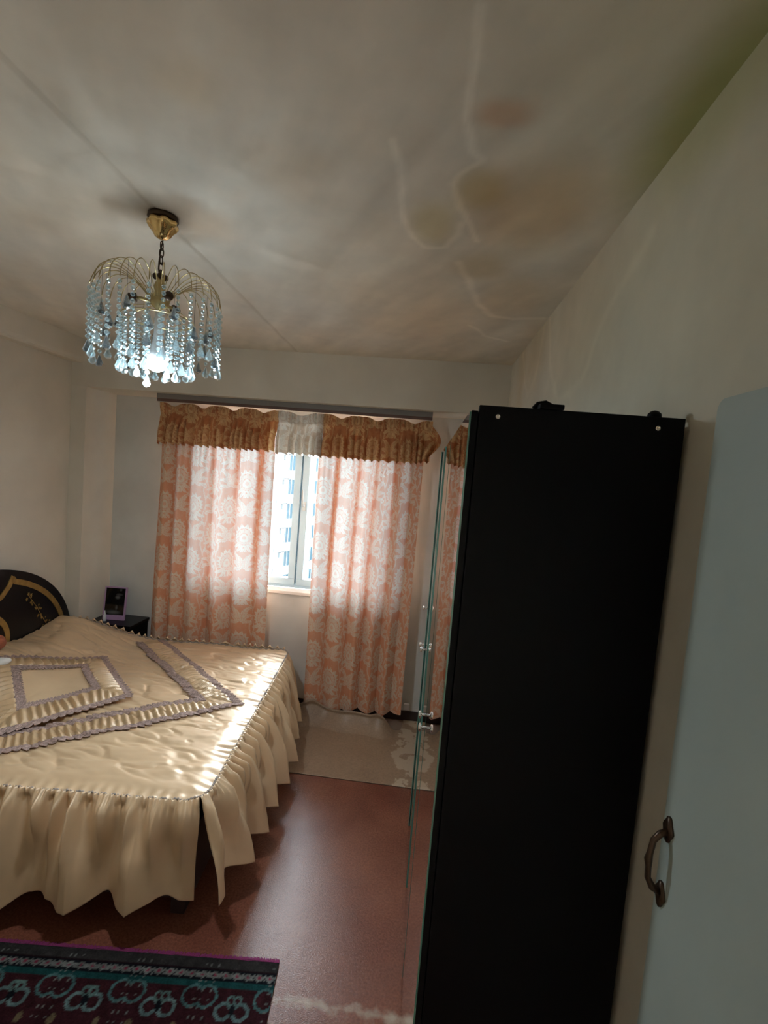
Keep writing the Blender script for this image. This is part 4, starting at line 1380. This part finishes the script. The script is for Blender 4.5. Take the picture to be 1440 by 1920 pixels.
NA = 30
crr = random.Random(12)
for k in range(NA):
    t = 2 * PI * (k + 0.3) / NA
    dx, dy = math.cos(t), math.sin(t)
    R0 = 0.203 + crr.uniform(-0.004, 0.004)
    prof = [(0.022, 2.462), (0.05, 2.495), (0.085, 2.527), (0.115, 2.543), (0.14, 2.548), (0.165, 2.541), (0.185, 2.524), (0.197, 2.50), (R0, 2.470)]
    tt_ = np.arange(len(prof)); fine = np.linspace(0, len(prof) - 1, 25)
    pa = np.array(prof)
    prof = list(zip(catmull(pa[:, 0], fine), catmull(pa[:, 1], fine)))
    MB().tube([(CX + dx * r0, CY + dy * r0, z0) for r0, z0 in prof], 0.0015, 5).build('wire_arm', 'brass_wire', ch, smooth=True)
    x0, y0 = CX + dx * R0, CY + dy * R0
    z0 = 2.464
    n = crr.choice((8, 9, 9, 10))
    st = MB(); z_ = z0
    for i in range(n):
        bead(st, (x0, y0, z_ - 0.0085), 0.0070)
        z_ -= 0.0192
    so = st.build('bead_string', 'crystal', ch)
    dp = MB(); drop_mesh(dp, (x0, y0, z_), 0.043, 0.0135)
    dp.build('crystal_drop', 'crystal' if k % 3 else 'smoked_crystal', so)
    # short hook with a smoked drop on every second wire
    if k % 2 == 0:
        x1, y1 = CX + dx * (R0 - 0.035), CY + dy * (R0 - 0.035)
        zd = 2.43 - 0.05 * (k % 4 == 0) - crr.uniform(0, 0.02)
        dp = MB(); drop_mesh(dp, (x1, y1, zd), 0.047, 0.0145)
        dp.tube([(x1, y1, 2.535), (x1, y1, zd)], 0.0006, 4)
        dp.build('smoked_drop', 'smoked_crystal', ch)
for k in range(18):
    t = 2 * PI * (k + 0.1) / 18
    x0, y0 = CX + math.cos(t) * 0.115, CY + math.sin(t) * 0.115
    st = MB(); z_ = 2.402
    for i in range(8):
        bead(st, (x0, y0, z_ - 0.0085), 0.0070)
        z_ -= 0.0185
    so = st.build('bead_string', 'crystal', ch)
    dp = MB(); drop_mesh(dp, (x0, y0, z_), 0.042, 0.0135)
    dp.build('crystal_drop', 'crystal', so)
for k in range(6):
    t = 2 * PI * (k + 0.55) / 6
    x0, y0 = CX + math.cos(t) * 0.06, CY + math.sin(t) * 0.06
    st = MB(); z_ = 2.40
    for i in range(9 if k != 4 else 11):
        bead(st, (x0, y0, z_ - 0.0085), 0.0072)
        z_ -= 0.0178
    so = st.build('bead_string', 'crystal', ch)
    dp = MB(); drop_mesh(dp, (x0, y0, z_), 0.04, 0.012)
    dp.build('crystal_drop', 'crystal', so)
# LED bulb: opaque collar above, glowing dome below
BZc = 2.262
mb = MB(); mb.lathe([(0.012, 0.168), (0.013, 0.10), (0.016, 0.07), (0.026, 0.03), (0.0295, 0.004)], (CX, CY, BZc), 20)
mb.build('bulb_collar', 'white_plastic', ch, smooth=True)
mb = MB(); mb.lathe([(0.0298, 0.004), (0.031, -0.006), (0.029, -0.018), (0.021, -0.028), (0.010, -0.033), (0.002, -0.034)], (CX, CY, BZc), 20)
mb.build('bulb', 'bulb_glow', ch, smooth=True)['label'] = 'glowing cool white bulb'
ll = bpy.data.lights.new('bulb_light', 'POINT'); ll.energy = 3.6; ll.color = (0.80, 0.92, 1.0); ll.shadow_soft_size = 0.045
lo = bpy.data.objects.new('bulb_light', ll); C.objects.link(lo); lo.parent = ch; lo.location = (0, 0, BZc - 2.17 - 0.055)

ld = bpy.data.lights.new('bulb_downlight', 'AREA'); ld.shape = 'DISK'; ld.size = 0.06; ld.energy = 5.0; ld.color = (0.86, 0.94, 1.0)
lo = bpy.data.objects.new('bulb_downlight', ld); C.objects.link(lo); lo.parent = ch; lo.location = (0, 0, BZc - 2.17 - 0.04)

# ------------------------------------------------------------------ apartment block outside
P1 = on(544, 935, 1, 58.7); P2 = on(592, 935, 1, 63.7)
fd = Vector((P2.x - P1.x, P2.y - P1.y, 0)); SP = fd.length; fd.normalize()
nrm = Vector((fd.y, -fd.x, 0))      # towards us
zt1 = on(544, 852, 1, 58.7).z      # top of one window
bd = empty('apartment_building', (P1.x, P1.y, -25), math.atan2(fd.y, fd.x))
tag(bd, 'white apartment block with stacked balconies seen through the window gap', 'building')
FL = 3.0
zrel = zt1 + 25
n_lo = -7; n_hi = 7
zw0 = 0.0; zw1 = zrel + (n_hi + 1) * FL
MB().box(-14, 22, 0.0, 8.0, zw0, zw1).build('facade', 'facade', bd, world=False)
for cidx in (-1, 0, 1):
    s0 = cidx * (SP * 2)
    for fl in range(n_lo, n_hi):
        zt_ = zrel + fl * FL
        for (sc_, wdt, hgt) in ((s0, 1.3, 2.05), (s0 + SP, 1.15, 1.95)):
            wf_ = MB()
            x0, x1 = sc_ - wdt / 2, sc_ + wdt / 2
            z0, z1 = zt_ - hgt, zt_
            wf_.box(x0, x0 + 0.09, -0.06, 0.02, z0, z1); wf_.box(x1 - 0.09, x1, -0.06, 0.02, z0, z1)
            wf_.box(x0, x1, -0.06, 0.02, z1 - 0.09, z1); wf_.box(x0, x1, -0.06, 0.02, z0, z0 + 0.09)
            wf_.box(sc_ - 0.05, sc_ + 0.05, -0.05, 0.02, z0, z1)
            wo = wf_.build('window', 'facade_frame', bd, world=False)
            po = MB().box(x0 + 0.05, x1 - 0.05, -0.03, 0.01, z0 + 0.05, z1 - 0.05).build('pane', 'facade_glass', wo, world=False)
            po.location = po.location - wo.location
        # balcony: curved parapet
        x0, x1 = s0 - 2.6, s0 + 0.9
        outl = [(x0, 0.02)] + [(x0 + (x1 - x0) * t, -0.42 * math.sin(PI * min(max(t, 0.02), 0.98)) ** 0.35) for t in np.linspace(0, 1, 16)] + [(x1, 0.02)]
        MB().prism(outl, zt_ - hgt - 0.98, zt_ - hgt - 0.05, 2).build('balcony', 'facade', bd, world=False)
        MB().box(s0 - 1.65, s0 - 0.85, -0.28, 0.0, zt_ - 0.75, zt_ - 0.15, 0.03).build('air_conditioner', 'facade_unit', bd, world=False)
struct(MB().box(-140, 140, 5, 200, -25.3, -25).build('ground', 'asphalt'))
